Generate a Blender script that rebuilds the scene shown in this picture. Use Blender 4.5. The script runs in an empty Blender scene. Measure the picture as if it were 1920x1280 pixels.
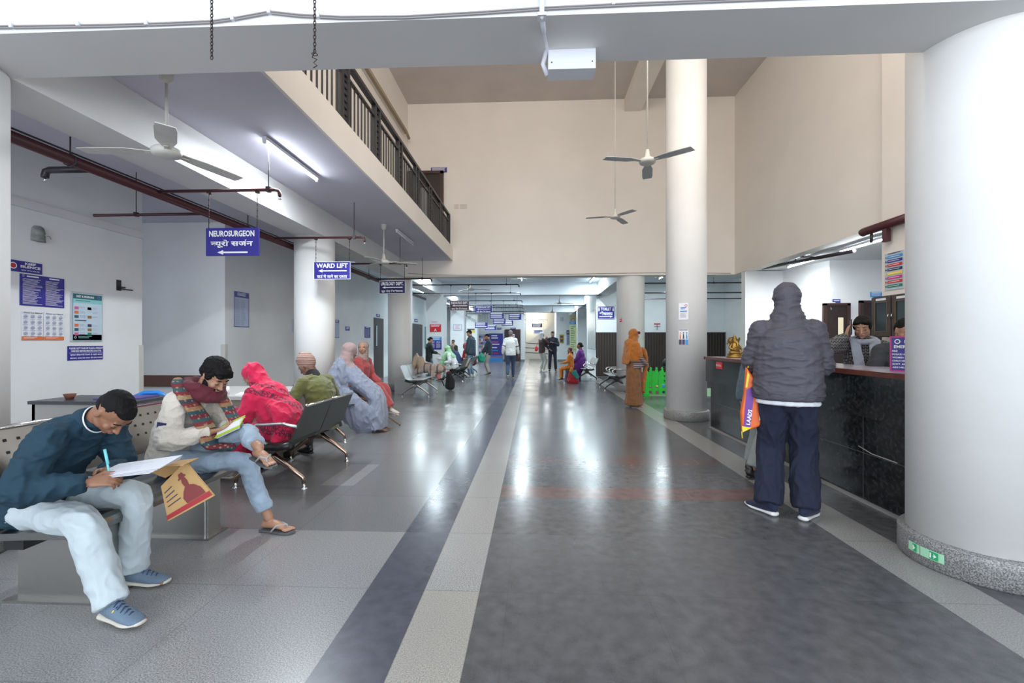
import bpy, bmesh, math, random
from mathutils import Vector as V, Matrix, Quaternion, noise
random.seed(7)
R = math.radians
PI = math.pi
SC = bpy.context.scene
COL = SC.collection
# ---------------- camera ----------------
EYE = 1.3
cd_ = bpy.data.cameras.new('camera'); cd_.lens = 16.0; cd_.sensor_width = 36.0; cd_.clip_start = 0.05; cd_.clip_end = 200
cam = bpy.data.objects.new('camera', cd_); COL.objects.link(cam)
cam.location = (0, 0, EYE); cam.rotation_euler = (R(90), 0, R(2.7))
SC.camera = cam
# ---------------- exposure, world, daylight ----------------
SC.view_settings.view_transform = 'Standard'; SC.view_settings.look = 'None'
SC.view_settings.exposure = 0.3; SC.view_settings.gamma = 1.0
SC.view_settings.use_curve_mapping = False
w = bpy.data.worlds.new('world'); SC.world = w; w.use_nodes = True
w.node_tree.nodes['Background'].inputs[0].default_value = (0.78, 0.88, 1.0, 1)
w.node_tree.nodes['Background'].inputs[1].default_value = 1.0
SC.cycles.max_bounces = 8; SC.cycles.diffuse_bounces = 5; SC.cycles.glossy_bounces = 4
SC.cycles.sample_clamp_indirect = 6.0
SC.cycles.caustics_reflective = False; SC.cycles.caustics_refractive = False

def area_light(name, loc, rot, sx, sy, power, color):
    l = bpy.data.lights.new(name, 'AREA'); l.shape = 'RECTANGLE'; l.size = sx; l.size_y = sy
    l.energy = power; l.color = color
    o = bpy.data.objects.new(name, l); COL.objects.link(o); o.location = loc; o.rotation_euler = rot
    return o
# daylight through the glazed entrance behind the viewer, then an unseen fill lamp added to brighten the tall hall
area_light('entrance_daylight', (0.0, -5.0, 2.3), (R(90), 0, 0), 12.0, 4.4, 560, (0.86, 0.93, 1.0))
area_light('clerestory_daylight', (0.9, 3.0, 6.0), (R(78), 0, 0), 7.6, 2.4, 260, (1.0, 0.96, 0.90))  # added fill for the upper walls, no window modelled here
area_light('stair_window_daylight', (0.2, 37.2, 3.6), (R(-90), 0, 0), 1.2, 2.4, 45, (0.96, 0.98, 1.0))

# ---------------- tags ----------------
def tag(o, label=None, cat=None, group=None, kind=None):
    if label: o['label'] = label
    if cat: o['category'] = cat
    if group: o['group'] = group
    if kind: o['kind'] = kind
    return o
def empty(name, loc=(0, 0, 0), rz=0.0, label=None, cat=None, group=None):
    o = bpy.data.objects.new(name, None); COL.objects.link(o); o.empty_display_size = .1
    o.location = loc; o.rotation_euler = (0, 0, rz)
    return tag(o, label, cat, group)
KIDS = {}
def copy_tree(o, parent=None, label=None):
    c = o.copy(); COL.objects.link(c); c.parent = parent
    if label: c['label'] = label
    KIDS[c.name] = []
    for ch in KIDS.get(o.name, []):
        k = copy_tree(ch, c); KIDS[c.name].append(k)
    return c

# ---------------- materials ----------------
MATS = {}
def mat(name, col, rough=.6, metal=0.0, bump=0.0, bscale=40.0, var=0.0, vscale=6.0, emit=0.0, ecol=None, stretch=None, alpha=1.0, sheen=0.0, spec=None, trans=0.0):
    m = bpy.data.materials.new(name); m.use_nodes = True; nt = m.node_tree; N = nt.nodes; L = nt.links
    b = N['Principled BSDF']
    b.inputs['Base Color'].default_value = (*col, 1); b.inputs['Roughness'].default_value = rough
    b.inputs['Metallic'].default_value = metal
    if spec is not None: b.inputs['Specular IOR Level'].default_value = spec
    if sheen: b.inputs['Sheen Weight'].default_value = sheen
    if trans: b.inputs['Transmission Weight'].default_value = trans
    if alpha < 1: b.inputs['Alpha'].default_value = alpha
    if emit:
        b.inputs['Emission Color'].default_value = (*(ecol or col), 1); b.inputs['Emission Strength'].default_value = emit
    if bump or var:
        tc = N.new('ShaderNodeTexCoord'); src = tc.outputs['Object']
        if stretch:
            mp = N.new('ShaderNodeMapping'); mp.inputs['Scale'].default_value = stretch; L.new(src, mp.inputs[0]); src = mp.outputs[0]
    if var:
        n = N.new('ShaderNodeTexNoise'); n.inputs['Scale'].default_value = vscale; n.inputs['Detail'].default_value = 4
        L.new(src, n.inputs['Vector'])
        cr = N.new('ShaderNodeValToRGB'); cr.color_ramp.elements[0].position = .3; cr.color_ramp.elements[1].position = .7
        cr.color_ramp.elements[0].color = (*[max(0, c*(1-var)) for c in col], 1)
        cr.color_ramp.elements[1].color = (*[min(1, c*(1+var)) for c in col], 1)
        L.new(n.outputs['Fac'], cr.inputs[0]); L.new(cr.outputs[0], b.inputs['Base Color'])
    if bump:
        n = N.new('ShaderNodeTexNoise'); n.inputs['Scale'].default_value = bscale; n.inputs['Detail'].default_value = 5
        L.new(src, n.inputs['Vector'])
        bp = N.new('ShaderNodeBump'); bp.inputs['Strength'].default_value = bump; bp.inputs['Distance'].default_value = .01
        L.new(n.outputs['Fac'], bp.inputs['Height']); L.new(bp.outputs[0], b.inputs['Normal'])
    MATS[name] = m
    return m

# ---------------- mesh builder ----------------
class MB:
    def __init__(s): s.v = []; s.f = []; s.mi = []; s.sm = []; s.cur = 0
    def add(s, vs, fs, smooth=False):
        o = len(s.v); s.v += [tuple(p) for p in vs]
        for f in fs: s.f.append([o+i for i in f]); s.mi.append(s.cur); s.sm.append(smooth)
        return s
    def slot(s, i): s.cur = i; return s
    def box(s, x0, y0, z0, x1, y1, z1, M=None):
        if x0 > x1: x0, x1 = x1, x0
        if y0 > y1: y0, y1 = y1, y0
        if z0 > z1: z0, z1 = z1, z0
        vs = [V((x, y, z)) for z in (z0, z1) for y in (y0, y1) for x in (x0, x1)]
        if M: vs = [M @ v for v in vs]
        return s.add(vs, [(0, 2, 3, 1), (4, 5, 7, 6), (0, 1, 5, 4), (2, 6, 7, 3), (0, 4, 6, 2), (1, 3, 7, 5)])
    def prism(s, poly, axis, a, b, M=None, smooth=False):
        # poly: list of 2d points; extruded along axis ('x','y','z') from a to b
        def mk(p, t):
            return V((t, p[0], p[1])) if axis == 'x' else V((p[0], t, p[1])) if axis == 'y' else V((p[0], p[1], t))
        n = len(poly); vs = [mk(p, a) for p in poly]+[mk(p, b) for p in poly]
        if M: vs = [M @ v for v in vs]
        o = len(s.v); s.v += [tuple(p) for p in vs]
        for f in [list(range(n))[::-1], [n+i for i in range(n)]]: s.f.append([o+i for i in f]); s.mi.append(s.cur); s.sm.append(False)
        for i in range(n): s.f.append([o+i, o+(i+1) % n, o+n+(i+1) % n, o+n+i]); s.mi.append(s.cur); s.sm.append(smooth)
        return s
    def tube(s, pts, r, n=10, cap=True, closed=False):
        pts = [V(p) for p in pts]; k = len(pts); rs = r if isinstance(r, (list, tuple)) else [r]*k
        rings = []; up = None
        for i, p in enumerate(pts):
            if closed: d = (pts[(i+1) % k]-pts[i-1])
            else: d = pts[min(i+1, k-1)]-pts[max(i-1, 0)]
            if d.length < 1e-9: d = V((0, 0, 1))
            d.normalize()
            if up is None:
                up = V((0, 0, 1)) if abs(d.z) < .9 else V((1, 0, 0))
            x = d.cross(up)
            if x.length < 1e-6: x = d.cross(V((1, .3, 0)))
            x.normalize(); y = x.cross(d).normalized(); up = y
            rings.append([p+(x*math.cos(2*PI*j/n)+y*math.sin(2*PI*j/n))*rs[i] for j in range(n)])
        vs = [q for rg in rings for q in rg]; fs = []
        for i in range(k if closed else k-1):
            a = i*n; b = ((i+1) % k)*n
            for j in range(n): fs.append((a+j, b+j, b+(j+1) % n, a+(j+1) % n))
        o = len(s.v); s.add(vs, fs, True)
        if cap and not closed:
            s.f.append([o+j for j in range(n)]); s.mi.append(s.cur); s.sm.append(False)
            s.f.append([o+(k-1)*n+j for j in range(n)][::-1]); s.mi.append(s.cur); s.sm.append(False)
        return s
    def cyl(s, x, y, z0, z1, r, n=24, r1=None):
        return s.tube([(x, y, z0), (x, y, z1)], [r, r1 if r1 is not None else r], n)
    def lathe(s, c, prof, n=24, M=None):
        vs = []; k = len(prof)
        for (r, z) in prof:
            for j in range(n): vs.append(V((c[0]+r*math.cos(2*PI*j/n), c[1]+r*math.sin(2*PI*j/n), c[2]+z)))
        if M: vs = [M @ v for v in vs]
        fs = [(i*n+j, i*n+(j+1) % n, (i+1)*n+(j+1) % n, (i+1)*n+j) for i in range(k-1) for j in range(n)]
        return s.add(vs, fs, True)
    def ball(s, c, r, M=None, n=16, m=10):
        if not isinstance(r, (tuple, list)): r = (r, r, r)
        c = V(c); vs = []
        def T(p):
            q = V((p[0]*r[0], p[1]*r[1], p[2]*r[2]))
            return (M @ q if M else q)+c
        vs.append(T((0, 0, 1)))
        for i in range(1, m):
            t = PI*i/m
            for j in range(n): vs.append(T((math.sin(t)*math.cos(2*PI*j/n), math.sin(t)*math.sin(2*PI*j/n), math.cos(t))))
        vs.append(T((0, 0, -1))); fs = []
        for j in range(n): fs.append((0, 1+j, 1+(j+1) % n))
        for i in range(m-2):
            for j in range(n): a = 1+i*n; fs.append((a+j, a+n+j, a+n+(j+1) % n, a+(j+1) % n))
        e = len(vs)-1; a = 1+(m-2)*n
        for j in range(n): fs.append((a+j, e, a+(j+1) % n))
        return s.add(vs, fs, True)
    def loft(s, pts, rad, side=(1, 0, 0), n=16, sub=3, cap=(1, 1)):
        """closed tapered limb through pts with elliptic sections (a along side, b across), rounded ends"""
        pts = [V(p) for p in pts]; rad = [(q, q) if not isinstance(q, (tuple, list)) else q for q in rad]
        if sub > 1 and len(pts) > 2:
            P = []; Q = []
            for i in range(len(pts)-1):
                p0 = pts[max(i-1, 0)]; p1 = pts[i]; p2 = pts[i+1]; p3 = pts[min(i+2, len(pts)-1)]
                for k in range(sub):
                    t = k/sub; t2 = t*t; t3 = t2*t
                    P.append(.5*((2*p1)+(p2-p0)*t+(2*p0-5*p1+4*p2-p3)*t2+(3*p1-p0-3*p2+p3)*t3))
                    u = t*t*(3-2*t); Q.append(tuple(rad[i][q]*(1-u)+rad[i+1][q]*u for q in (0, 1)))
            P.append(pts[-1]); Q.append(rad[-1]); pts, rad = P, Q
        side = V(side); rings = []; k = len(pts)
        d0 = (pts[1]-pts[0]).normalized(); d1 = (pts[-1]-pts[-2]).normalized()
        A = []
        m0 = min(rad[0])*cap[0]; m1 = min(rad[-1])*cap[1]; g0 = (.5, .84) if cap[0] > .6 else (.8, .97); g1 = (.5, .84) if cap[1] > .6 else (.8, .97)
        A.append((pts[0]-d0*m0*.8, tuple(q*g0[0] for q in rad[0]), d0)); A.append((pts[0]-d0*m0*.45, tuple(q*g0[1] for q in rad[0]), d0))
        for i in range(k):
            d = (pts[min(i+1, k-1)]-pts[max(i-1, 0)]).normalized(); A.append((pts[i], rad[i], d))
        A.append((pts[-1]+d1*m1*.45, tuple(q*g1[1] for q in rad[-1]), d1)); A.append((pts[-1]+d1*m1*.8, tuple(q*g1[0] for q in rad[-1]), d1))
        vs = []
        for (p, (a, b), d) in A:
            x = side-d*side.dot(d)
            if x.length < .05: x = d.cross(V((.3, .9, .2)))
            x.normalize(); y = d.cross(x)
            for j in range(n): vs.append(p+x*(a*math.cos(2*PI*j/n))+y*(b*math.sin(2*PI*j/n)))
        K = len(A); fs = [(i*n+j, i*n+(j+1) % n, (i+1)*n+(j+1) % n, (i+1)*n+j) for i in range(K-1) for j in range(n)]
        vs.append(pts[0]-d0*m0); vs.append(pts[-1]+d1*m1); e = len(vs)
        for j in range(n): fs.append((e-2, (j+1) % n, j)); fs.append((e-1, (K-1)*n+j, (K-1)*n+(j+1) % n))
        return s.add(vs, fs, True)
    def build(s, name, m=None, parent=None, loc=None):
        me = bpy.data.meshes.new(name); me.from_pydata(s.v, [], s.f)
        me.polygons.foreach_set('material_index', s.mi); me.polygons.foreach_set('use_smooth', s.sm)
        for q in (m if isinstance(m, (list, tuple)) else [m]):
            if q is not None: me.materials.append(q)
        me.update()
        o = bpy.data.objects.new(name, me); COL.objects.link(o)
        if parent: o.parent = parent; KIDS.setdefault(parent.name, []).append(o)
        if loc: o.location = loc
        return o
def struct(name, mb, m):
    o = mb.build(name, m); o['kind'] = 'structure'; return o
BEV = []
def bevel(o, w=.004, seg=2):
    b = o.modifiers.new('b', 'BEVEL'); b.width = w; b.segments = seg; b.limit_method = 'ANGLE'; BEV.append(o); return o
def T(x=0, y=0, z=0, rx=0, ry=0, rz=0):
    return Matrix.Translation((x, y, z)) @ Matrix.Rotation(rz, 4, 'Z') @ Matrix.Rotation(ry, 4, 'Y') @ Matrix.Rotation(rx, 4, 'X')

# photograph pixel -> point in the room, used only to read off positions
F_ = 853.33; A_ = R(2.7)
def ray(u, v):
    x = (u-960)/F_; z = (640-v)/F_
    return V((x*math.cos(A_)-math.sin(A_), x*math.sin(A_)+math.cos(A_), z))
def on(u, v, X=None, Y=None, Z=None):
    r = ray(u, v); t = X/r.x if X is not None else Y/r.y if Y is not None else (Z-EYE)/r.z
    return V((0, 0, EYE))+r*t
# ================= surfaces =================
def plaster(name, col, rough=.75, stain=.05):
    return mat(name, col, rough, bump=.12, bscale=9, var=stain, vscale=1.1)
WHITE = plaster('white_plaster', (.80, .80, .80)); CREAM = plaster('cream_plaster', (.84, .79, .735), .7, .03)
BEAMW = plaster('beam_plaster', (.74, .73, .72)); CEIL = plaster('soffit_plaster', (.62, .60, .69))  # soffit colour carries the lilac of bluish shade under the gallery
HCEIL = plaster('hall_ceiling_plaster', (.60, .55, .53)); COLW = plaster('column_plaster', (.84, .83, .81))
GUARD = mat('corner_guard', (.62, .60, .54), .4)
def granite(name, c0, c1, rough, scale=260):
    m = bpy.data.materials.new(name); m.use_nodes = True; nt = m.node_tree; b = nt.nodes['Principled BSDF']
    tc = nt.nodes.new('ShaderNodeTexCoord'); n = nt.nodes.new('ShaderNodeTexNoise'); n.inputs['Scale'].default_value = scale; n.inputs['Detail'].default_value = 3
    nt.links.new(tc.outputs['Object'], n.inputs['Vector'])
    cr = nt.nodes.new('ShaderNodeValToRGB'); cr.color_ramp.elements[0].position = .38; cr.color_ramp.elements[1].position = .62
    cr.color_ramp.elements[0].color = (*c0, 1); cr.color_ramp.elements[1].color = (*c1, 1)
    nt.links.new(n.outputs['Fac'], cr.inputs[0]); nt.links.new(cr.outputs[0], b.inputs['Base Color']); b.inputs['Roughness'].default_value = rough
    return m
SKIRT = granite('skirting_granite', (.10, .10, .10), (.36, .35, .34), .35, 150)
BLACKG = granite('counter_granite', (.005, .006, .007), (.028, .031, .034), .14, 30)

def floor_material():
    m = bpy.data.materials.new('granite_floor'); m.use_nodes = True; nt = m.node_tree; N = nt.nodes; L = nt.links
    b = N['Principled BSDF']; tc = N.new('ShaderNodeTexCoord'); sp = N.new('ShaderNodeSeparateXYZ'); L.new(tc.outputs['Object'], sp.inputs[0])
    X, Y = sp.outputs[0], sp.outputs[1]
    def M(op, a, c=None):
        n = N.new('ShaderNodeMath'); n.operation = op
        for i, q in enumerate((a, c)):
            if q is None: continue
            if isinstance(q, (int, float)): n.inputs[i].default_value = q
            else: L.new(q, n.inputs[i])
        return n.outputs[0]
    def band(S, a, c): return M('MULTIPLY', M('GREATER_THAN', S, a), M('LESS_THAN', S, c))
    def mix(fac, a, c):
        n = N.new('ShaderNodeMix'); n.data_type = 'RGBA'
        if isinstance(fac, (int, float)): n.inputs[0].default_value = fac
        else: L.new(fac, n.inputs[0])
        for i, q in ((6, a), (7, c)):
            if isinstance(q, tuple): n.inputs[i].default_value = (*q, 1)
            else: L.new(q, n.inputs[i])
        return n.outputs[2]
    def noise_(scale, det=3, lo=.35, hi=.65):
        n = N.new('ShaderNodeTexNoise'); n.inputs['Scale'].default_value = scale; n.inputs['Detail'].default_value = det
        L.new(tc.outputs['Object'], n.inputs['Vector'])
        r = N.new('ShaderNodeMapRange'); r.inputs[1].default_value = lo; r.inputs[2].default_value = hi; L.new(n.outputs['Fac'], r.inputs[0]); return r.outputs[0]
    fine = noise_(170, 4); mid = noise_(14, 8, .3, .7); big = noise_(1.3, 3)
    # per-slab tone
    cell = N.new('ShaderNodeTexWhiteNoise'); cell.noise_dimensions = '2D'; cb = N.new('ShaderNodeCombineXYZ')
    L.new(M('FLOOR', M('DIVIDE', M('SUBTRACT', X, -.87), 2.4)), cb.inputs[0]); L.new(M('FLOOR', M('DIVIDE', M('SUBTRACT', Y, 2.36), .71)), cb.inputs[1]); L.new(cb.outputs[0], cell.inputs['Vector'])
    slab = cell.outputs['Value']
    lightg = mix(fine, (.15, .15, .155), (.42, .41, .40))
    greyg = mix(fine, (.13, .13, .135), (.26, .26, .265))
    left = mix(M('GREATER_THAN', Y, 3.07), lightg, mix(M('MULTIPLY', slab, .45), greyg, (.17, .165, .17)))
    left = mix(M('MULTIPLY', M('MULTIPLY', band(X, -1.93, -1.62), band(Y, 4.03, 4.74)), .8), left, lightg)
    darkg = mix(mid, (.045, .046, .05), (.115, .115, .12)); darkg = mix(M('MULTIPLY', fine, .25), darkg, (.16, .16, .165))
    bluedark = mix(mid, (.040, .044, .062), (.085, .09, .12)); bluedark = mix(M('MULTIPLY', fine, .2), bluedark, (.13, .13, .16))
    lb = mix(fine, (.20, .195, .19), (.52, .505, .48))
    red = mix(mid, (.11, .062, .055), (.18, .10, .088))
    right = mix(M('MULTIPLY', slab, .25), darkg, (.13, .13, .135))
    redmask = M('MULTIPLY', band(X, -.28, 2.01), M('ADD', band(Y, 3.79, 4.09), M('MULTIPLY', band(Y, 4.87, 5.13), .6)))
    right = mix(redmask, right, red)
    c = mix(M('GREATER_THAN', X, -.87), left, bluedark)
    c = mix(M('GREATER_THAN', X, -.57), c, lb)
    c = mix(M('MULTIPLY', band(X, -.57, -.28), M('LESS_THAN', Y, 2.36)), c, mix(.35, lb, (.42, .37, .28)))
    c = mix(M('GREATER_THAN', X, -.28), c, right)
    c = mix(band(X, 2.01, 2.33), c, mix(.35, lb, (.16, .16, .15)))
    # joints
    fy = M('FRACT', M('DIVIDE', M('SUBTRACT', Y, 2.355), .71)); jy = M('LESS_THAN', fy, .009)
    fx = M('FRACT', M('DIVIDE', M('SUBTRACT', X, .58), .715)); jx = M('MULTIPLY', M('LESS_THAN', fx, .006), band(X, -.2, 2.0))
    fx2 = M('FRACT', M('DIVIDE', M('SUBTRACT', X, -.87), .75)); jx2 = M('MULTIPLY', M('LESS_THAN', fx2, .006), M('LESS_THAN', X, -.9))
    edges = None
    for q in (-.87, -.57, -.28, 2.01, 2.33):
        e = band(X, q-.003, q+.003); edges = e if edges is None else M('ADD', edges, e)
    j = M('MINIMUM', M('ADD', M('ADD', jy, jx), M('ADD', jx2, edges)), 1.0)
    c = mix(M('MULTIPLY', j, .35), c, (.05, .05, .05))
    c = mix(M('MULTIPLY', big, .12), c, (.12, .12, .13))
    L.new(c, b.inputs['Base Color'])
    r = N.new('ShaderNodeMapRange'); r.inputs[3].default_value = .19; r.inputs[4].default_value = .26; L.new(big, r.inputs[0])
    rr = M('ADD', r.outputs[0], M('MULTIPLY', M('LESS_THAN', Y, 3.07), .06)); L.new(rr, b.inputs['Roughness'])
    b.inputs['Specular IOR Level'].default_value = .6
    bp = N.new('ShaderNodeBump'); bp.inputs['Strength'].default_value = .02; bp.inputs['Distance'].default_value = .01
    L.new(noise_(60, 4, 0, 1), bp.inputs['Height']); L.new(bp.outputs[0], b.inputs['Normal'])
    return m

# ================= shell =================
struct('floor', MB().box(-11, -5.5, -.2, 11, 40, 0), floor_material())
ZB = 3.0      # underside of beams
ZC = 3.41     # underside of the gallery slab
ZT = 7.52     # ceiling of the tall hall
# front cross beam, gallery beam
struct('beam_front', MB().box(-9, 2.38, ZB, 5.3, 2.79, 4.3), BEAMW)
struct('beam_gallery', MB().box(-3.82, 2.79, ZB, -3.37, 11.8, ZC), BEAMW)
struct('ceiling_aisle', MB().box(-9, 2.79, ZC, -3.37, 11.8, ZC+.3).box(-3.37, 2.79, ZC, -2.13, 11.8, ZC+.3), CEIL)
struct('trim_gallery_edge', MB().box(-2.13, 2.79, ZC-.003, -2.10, 11.8, 3.76), CREAM)
struct('wall_gallery', MB().box(-3.5, 2.79, ZC+.3, -3.29, 11.8, ZT), CREAM)
struct('wall_hall_front', MB().box(-3.5, 2.55, 4.3, 5.3, 2.79, ZT), CREAM)
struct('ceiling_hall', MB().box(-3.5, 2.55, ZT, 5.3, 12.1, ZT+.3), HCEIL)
# rear wall of the tall hall above the lintel
struct('wall_hall_rear', MB().box(-3.5, 11.8, ZB, 5.3, 12.2, ZT), CREAM)
struct('beam_hall_ceiling', MB().box(2.33, 2.79, 7.2, 2.75, 11.8, ZT), CREAM)
# right side: wall above the desk opening, pier, back office
struct('wall_right_upper', MB().box(5.1, 2.79, ZB, 5.35, 11.8, ZT), CREAM)
struct('wall_right_pier', MB().box(5.0, 2.5, 0, 5.35, 6.78, ZT), CREAM)
struct('wall_right_corner', MB().box(5.11, 11.25, 0, 6.0, 11.45, ZB-.002), WHITE)
struct('wall_office_side', MB().add([(5.99, 11.3, 0), (6.268, 10.0, 0), (6.5, 10.16, 0), (6.5, 11.4, 0), (5.99, 11.3, 3.1), (6.268, 10.0, 3.1), (6.5, 10.16, 3.1), (6.5, 11.4, 3.1)],
    [(0, 3, 2, 1), (4, 5, 6, 7), (0, 1, 5, 4), (1, 2, 6, 5), (2, 3, 7, 6), (3, 0, 4, 7)]), WHITE)
struct('wall_office_rear', MB().box(6.27, 9.95, 0, 10.5, 10.15, 3.1), WHITE)
struct('wall_office_right', MB().box(10.3, 2.5, 0, 10.5, 10, 3.1), WHITE)
struct('ceiling_office', MB().box(5.3, 2.5, ZB+.02, 10.5, 11.45, ZB+.25), WHITE)
# left side walls
WX = -5.5
struct('wall_left_near', MB().box(WX-.2, -5, 0, WX, 6.15, ZC), WHITE)
struct('trim_left_cornice', MB().box(WX, 2.79, 2.74, WX+.04, 6.15, 2.83), BEAMW)
struct('wall_left_recess', MB().box(-9, 7.8, 0, WX+.05, 8.0, ZC), WHITE)
struct('wall_recess_side', MB().box(-9.2, 5.9, 0, -9.0, 8, ZC), WHITE)
struct('wall_left_far', MB().box(WX-.15, 8.0, 0, WX+.05, 15.3, ZC), WHITE)
struct('trim_chair_rail', MB().box(-9, 7.76, .50, WX+.04, 7.80, .70), mat('rail_wood', (.10, .028, .012), .4, var=.2, vscale=20, stretch=(1, 8, 8)))
struct('trim_corner_guard', MB().box(WX-.02, 6.09, 0, WX+.012, 6.162, 1.25), GUARD)
struct('trim_corner_guard', MB().box(WX-.02, 7.79, 0, WX+.062, 7.86, 1.25), GUARD)
# round columns with granite skirting
def column(name, x, y, r, h, rs=.04, hs=.16):
    struct(name, MB().tube([(x, y, 0), (x, y, h)], r, 64), COLW)
    struct('baseboard_column', MB().lathe((x, y, 0), [(r+rs-.012, 0), (r+rs, .01), (r+rs, hs-.01), (r+rs-.006, hs), (r-.01, hs+.004)], 64), SKIRT)
column('column_desk', 2.64, 2.80, .35, 4.3)
column('column_mid', 2.58, 7.83, .325, ZT)
column('column_rear', 2.57, 12.20, .36, 7.2)
column('column_aisle_near', -3.62, 2.56, .33, ZB)
column('column_aisle_mid', -3.63, 7.40, .315, ZB)
column('column_aisle_far', -3.60, 12.15, .32, ZB)

# ================= the low hall beyond the opening =================
LOWW = plaster('low_hall_plaster', (.80, .83, .84)); LOWC = plaster('low_hall_ceiling', (.72, .77, .82))
struct('ceiling_low', MB().box(-9, 12.2, 3.45, 9, 32, 3.7), LOWC)
for y in (16.6, 21.4, 26.4):
    struct('beam_low', MB().box(-3.4, y, ZB, 2.5, y+.5, 3.45), LOWC)
struct('beam_low_left', MB().box(-3.82, 12.2, ZB, -3.37, 30, 3.45), LOWW)
struct('beam_low_right', MB().box(2.33, 12.2, ZB, 2.8, 30, 3.45), LOWW)
struct('wall_left_low', MB().box(WX-.15, 16.3, 0, WX+.05, 20.0, 3.45).box(WX-.15, 22.1, 0, WX+.05, 30.4, 3.45).box(WX-.15, 20, 2.12, WX+.05, 22.1, 3.45).box(WX-.15, 15.3, 2.12, WX+.05, 16.3, 3.45), LOWW)
for y in (16.6, 21.5, 26.6):
    struct('pillar_left', MB().box(-3.95, y, 0, -3.3, y+.62, ZB), LOWW)
    struct('baseboard_pillar', MB().box(-3.965, y-.015, 0, -3.285, y+.635, .1), SKIRT)
struct('wall_toilet', MB().box(2.33, 17.0, 0, 9, 17.2, 3.45), LOWW)
struct('wall_toilet_side', MB().box(2.32, 17.2, 0, 2.5, 20.0, 3.44), LOWW)
# ribbed dark wainscot
wn = MB(); wn.box(2.31, 16.96, .02, 9, 17.0, 1.62)
for i in range(66): wn.box(2.33+i*.1, 16.935, .05, 2.39+i*.1, 16.96, 1.6)
wn.box(2.3, 16.93, 1.6, 9, 17.0, 1.64)
struct('trim_wainscot', wn, mat('wainscot_brown', (.035, .024, .02), .5))
struct('wall_right_low', MB().box(7.0, 11.45, 0, 7.2, 17.0, 3.45), WHITE)
for y in (24.0, 28.0):
    struct('pillar_right', MB().box(2.31, y, 0, 2.75, y+.6, ZB), LOWW)
struct('wall_low_right_far', MB().box(4.6, 17.2, 0, 4.8, 32, 3.45), LOWW)
# rear cross wall, passage and stair hall
struct('wall_low_rear', MB().box(-5.6, 30.0, 0, -.60, 30.3, 3.45), LOWW)
struct('wall_passage_left', MB().box(-.85, 30.3, 0, -.6, 36, 5), LOWW)
struct('wall_passage_right', MB().box(1.50, 30.0, 0, 1.72, 33, 3.45).box(1.72, 30.0, 0, 4.7, 30.3, 3.45), LOWW)
struct('baseboard_low_rear', MB().box(-3.3, 29.96, 0, -.58, 30.0, .12).box(1.50, 29.96, 0, 4.6, 30.0, .12), SKIRT)
STC = plaster('stair_plaster', (.78, .74, .64))
struct('wall_stair_rear', MB().box(-3.5, 38.0, 0, 5.5, 38.2, 6), STC)
struct('wall_stair_right', MB().box(5.0, 33, 0, 5.2, 38, 6), STC)
struct('ceiling_stair', MB().box(-1, 32, 5.2, 5.5, 38.2, 5.4), STC)
# ================= common materials =================
STEEL = mat('brushed_steel', (.42, .41, .39), .28, 1.0, bump=.1, bscale=60, stretch=(1, 1, 12)); CHROME = mat('chrome', (.80, .80, .80), .10, 1.0)
RAIL = mat('railing_charcoal', (.022, .023, .026), .4); PIPE = mat('pipe_maroon', (.060, .014, .018), .35); PIPEG = mat('pipe_dark', (.03, .022, .028), .4)
BLUE = mat('sign_blue', (.028, .022, .27), .4); NAVY = mat('sign_navy', (.018, .014, .09), .4); MAROON = mat('sign_maroon', (.05, .018, .045), .4)
PAPER = mat('paper_white', (.80, .81, .85), .6); SWHITE = mat('lettering_white', (.88, .88, .92), .5); SRED = mat('sign_red', (.62, .02, .03), .4)
TEAL = mat('poster_teal', (.03, .12, .14), .5); AQUA = mat('poster_aqua', (.25, .60, .60), .5); ORANGE = mat('print_orange', (.75, .17, .05), .5)
INK = mat('print_ink', (.05, .05, .10), .6); GREYINK = mat('print_grey', (.38, .40, .52), .6); PINKINK = mat('print_pink', (.62, .12, .30), .6)
YELLOW = mat('print_yellow', (.85, .68, .05), .5); MAGENTA = mat('print_magenta', (.60, .03, .22), .5); SKYB = mat('print_sky', (.06, .28, .66), .5); GREENP = mat('print_green', (.02, .20, .12), .5)
WOODD = mat('dark_door_wood', (.028, .015, .014), .4, var=.3, vscale=9, stretch=(8, 8, 1)); BLACKP = mat('black_plastic', (.012, .012, .013), .35)
FANW = mat('fan_enamel', (.62, .60, .55), .4, var=.06); FANB = mat('fan_blade_grey', (.42, .44, .46), .4); WHITEP = mat('white_plastic', (.78, .79, .84), .4)
WIRE = mat('wire_grey', (.30, .27, .27), .6); RUST = mat('rusty_chain', (.055, .035, .032), .6, .6); PUTTY = mat('old_conduit', (.35, .28, .20), .6)

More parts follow.
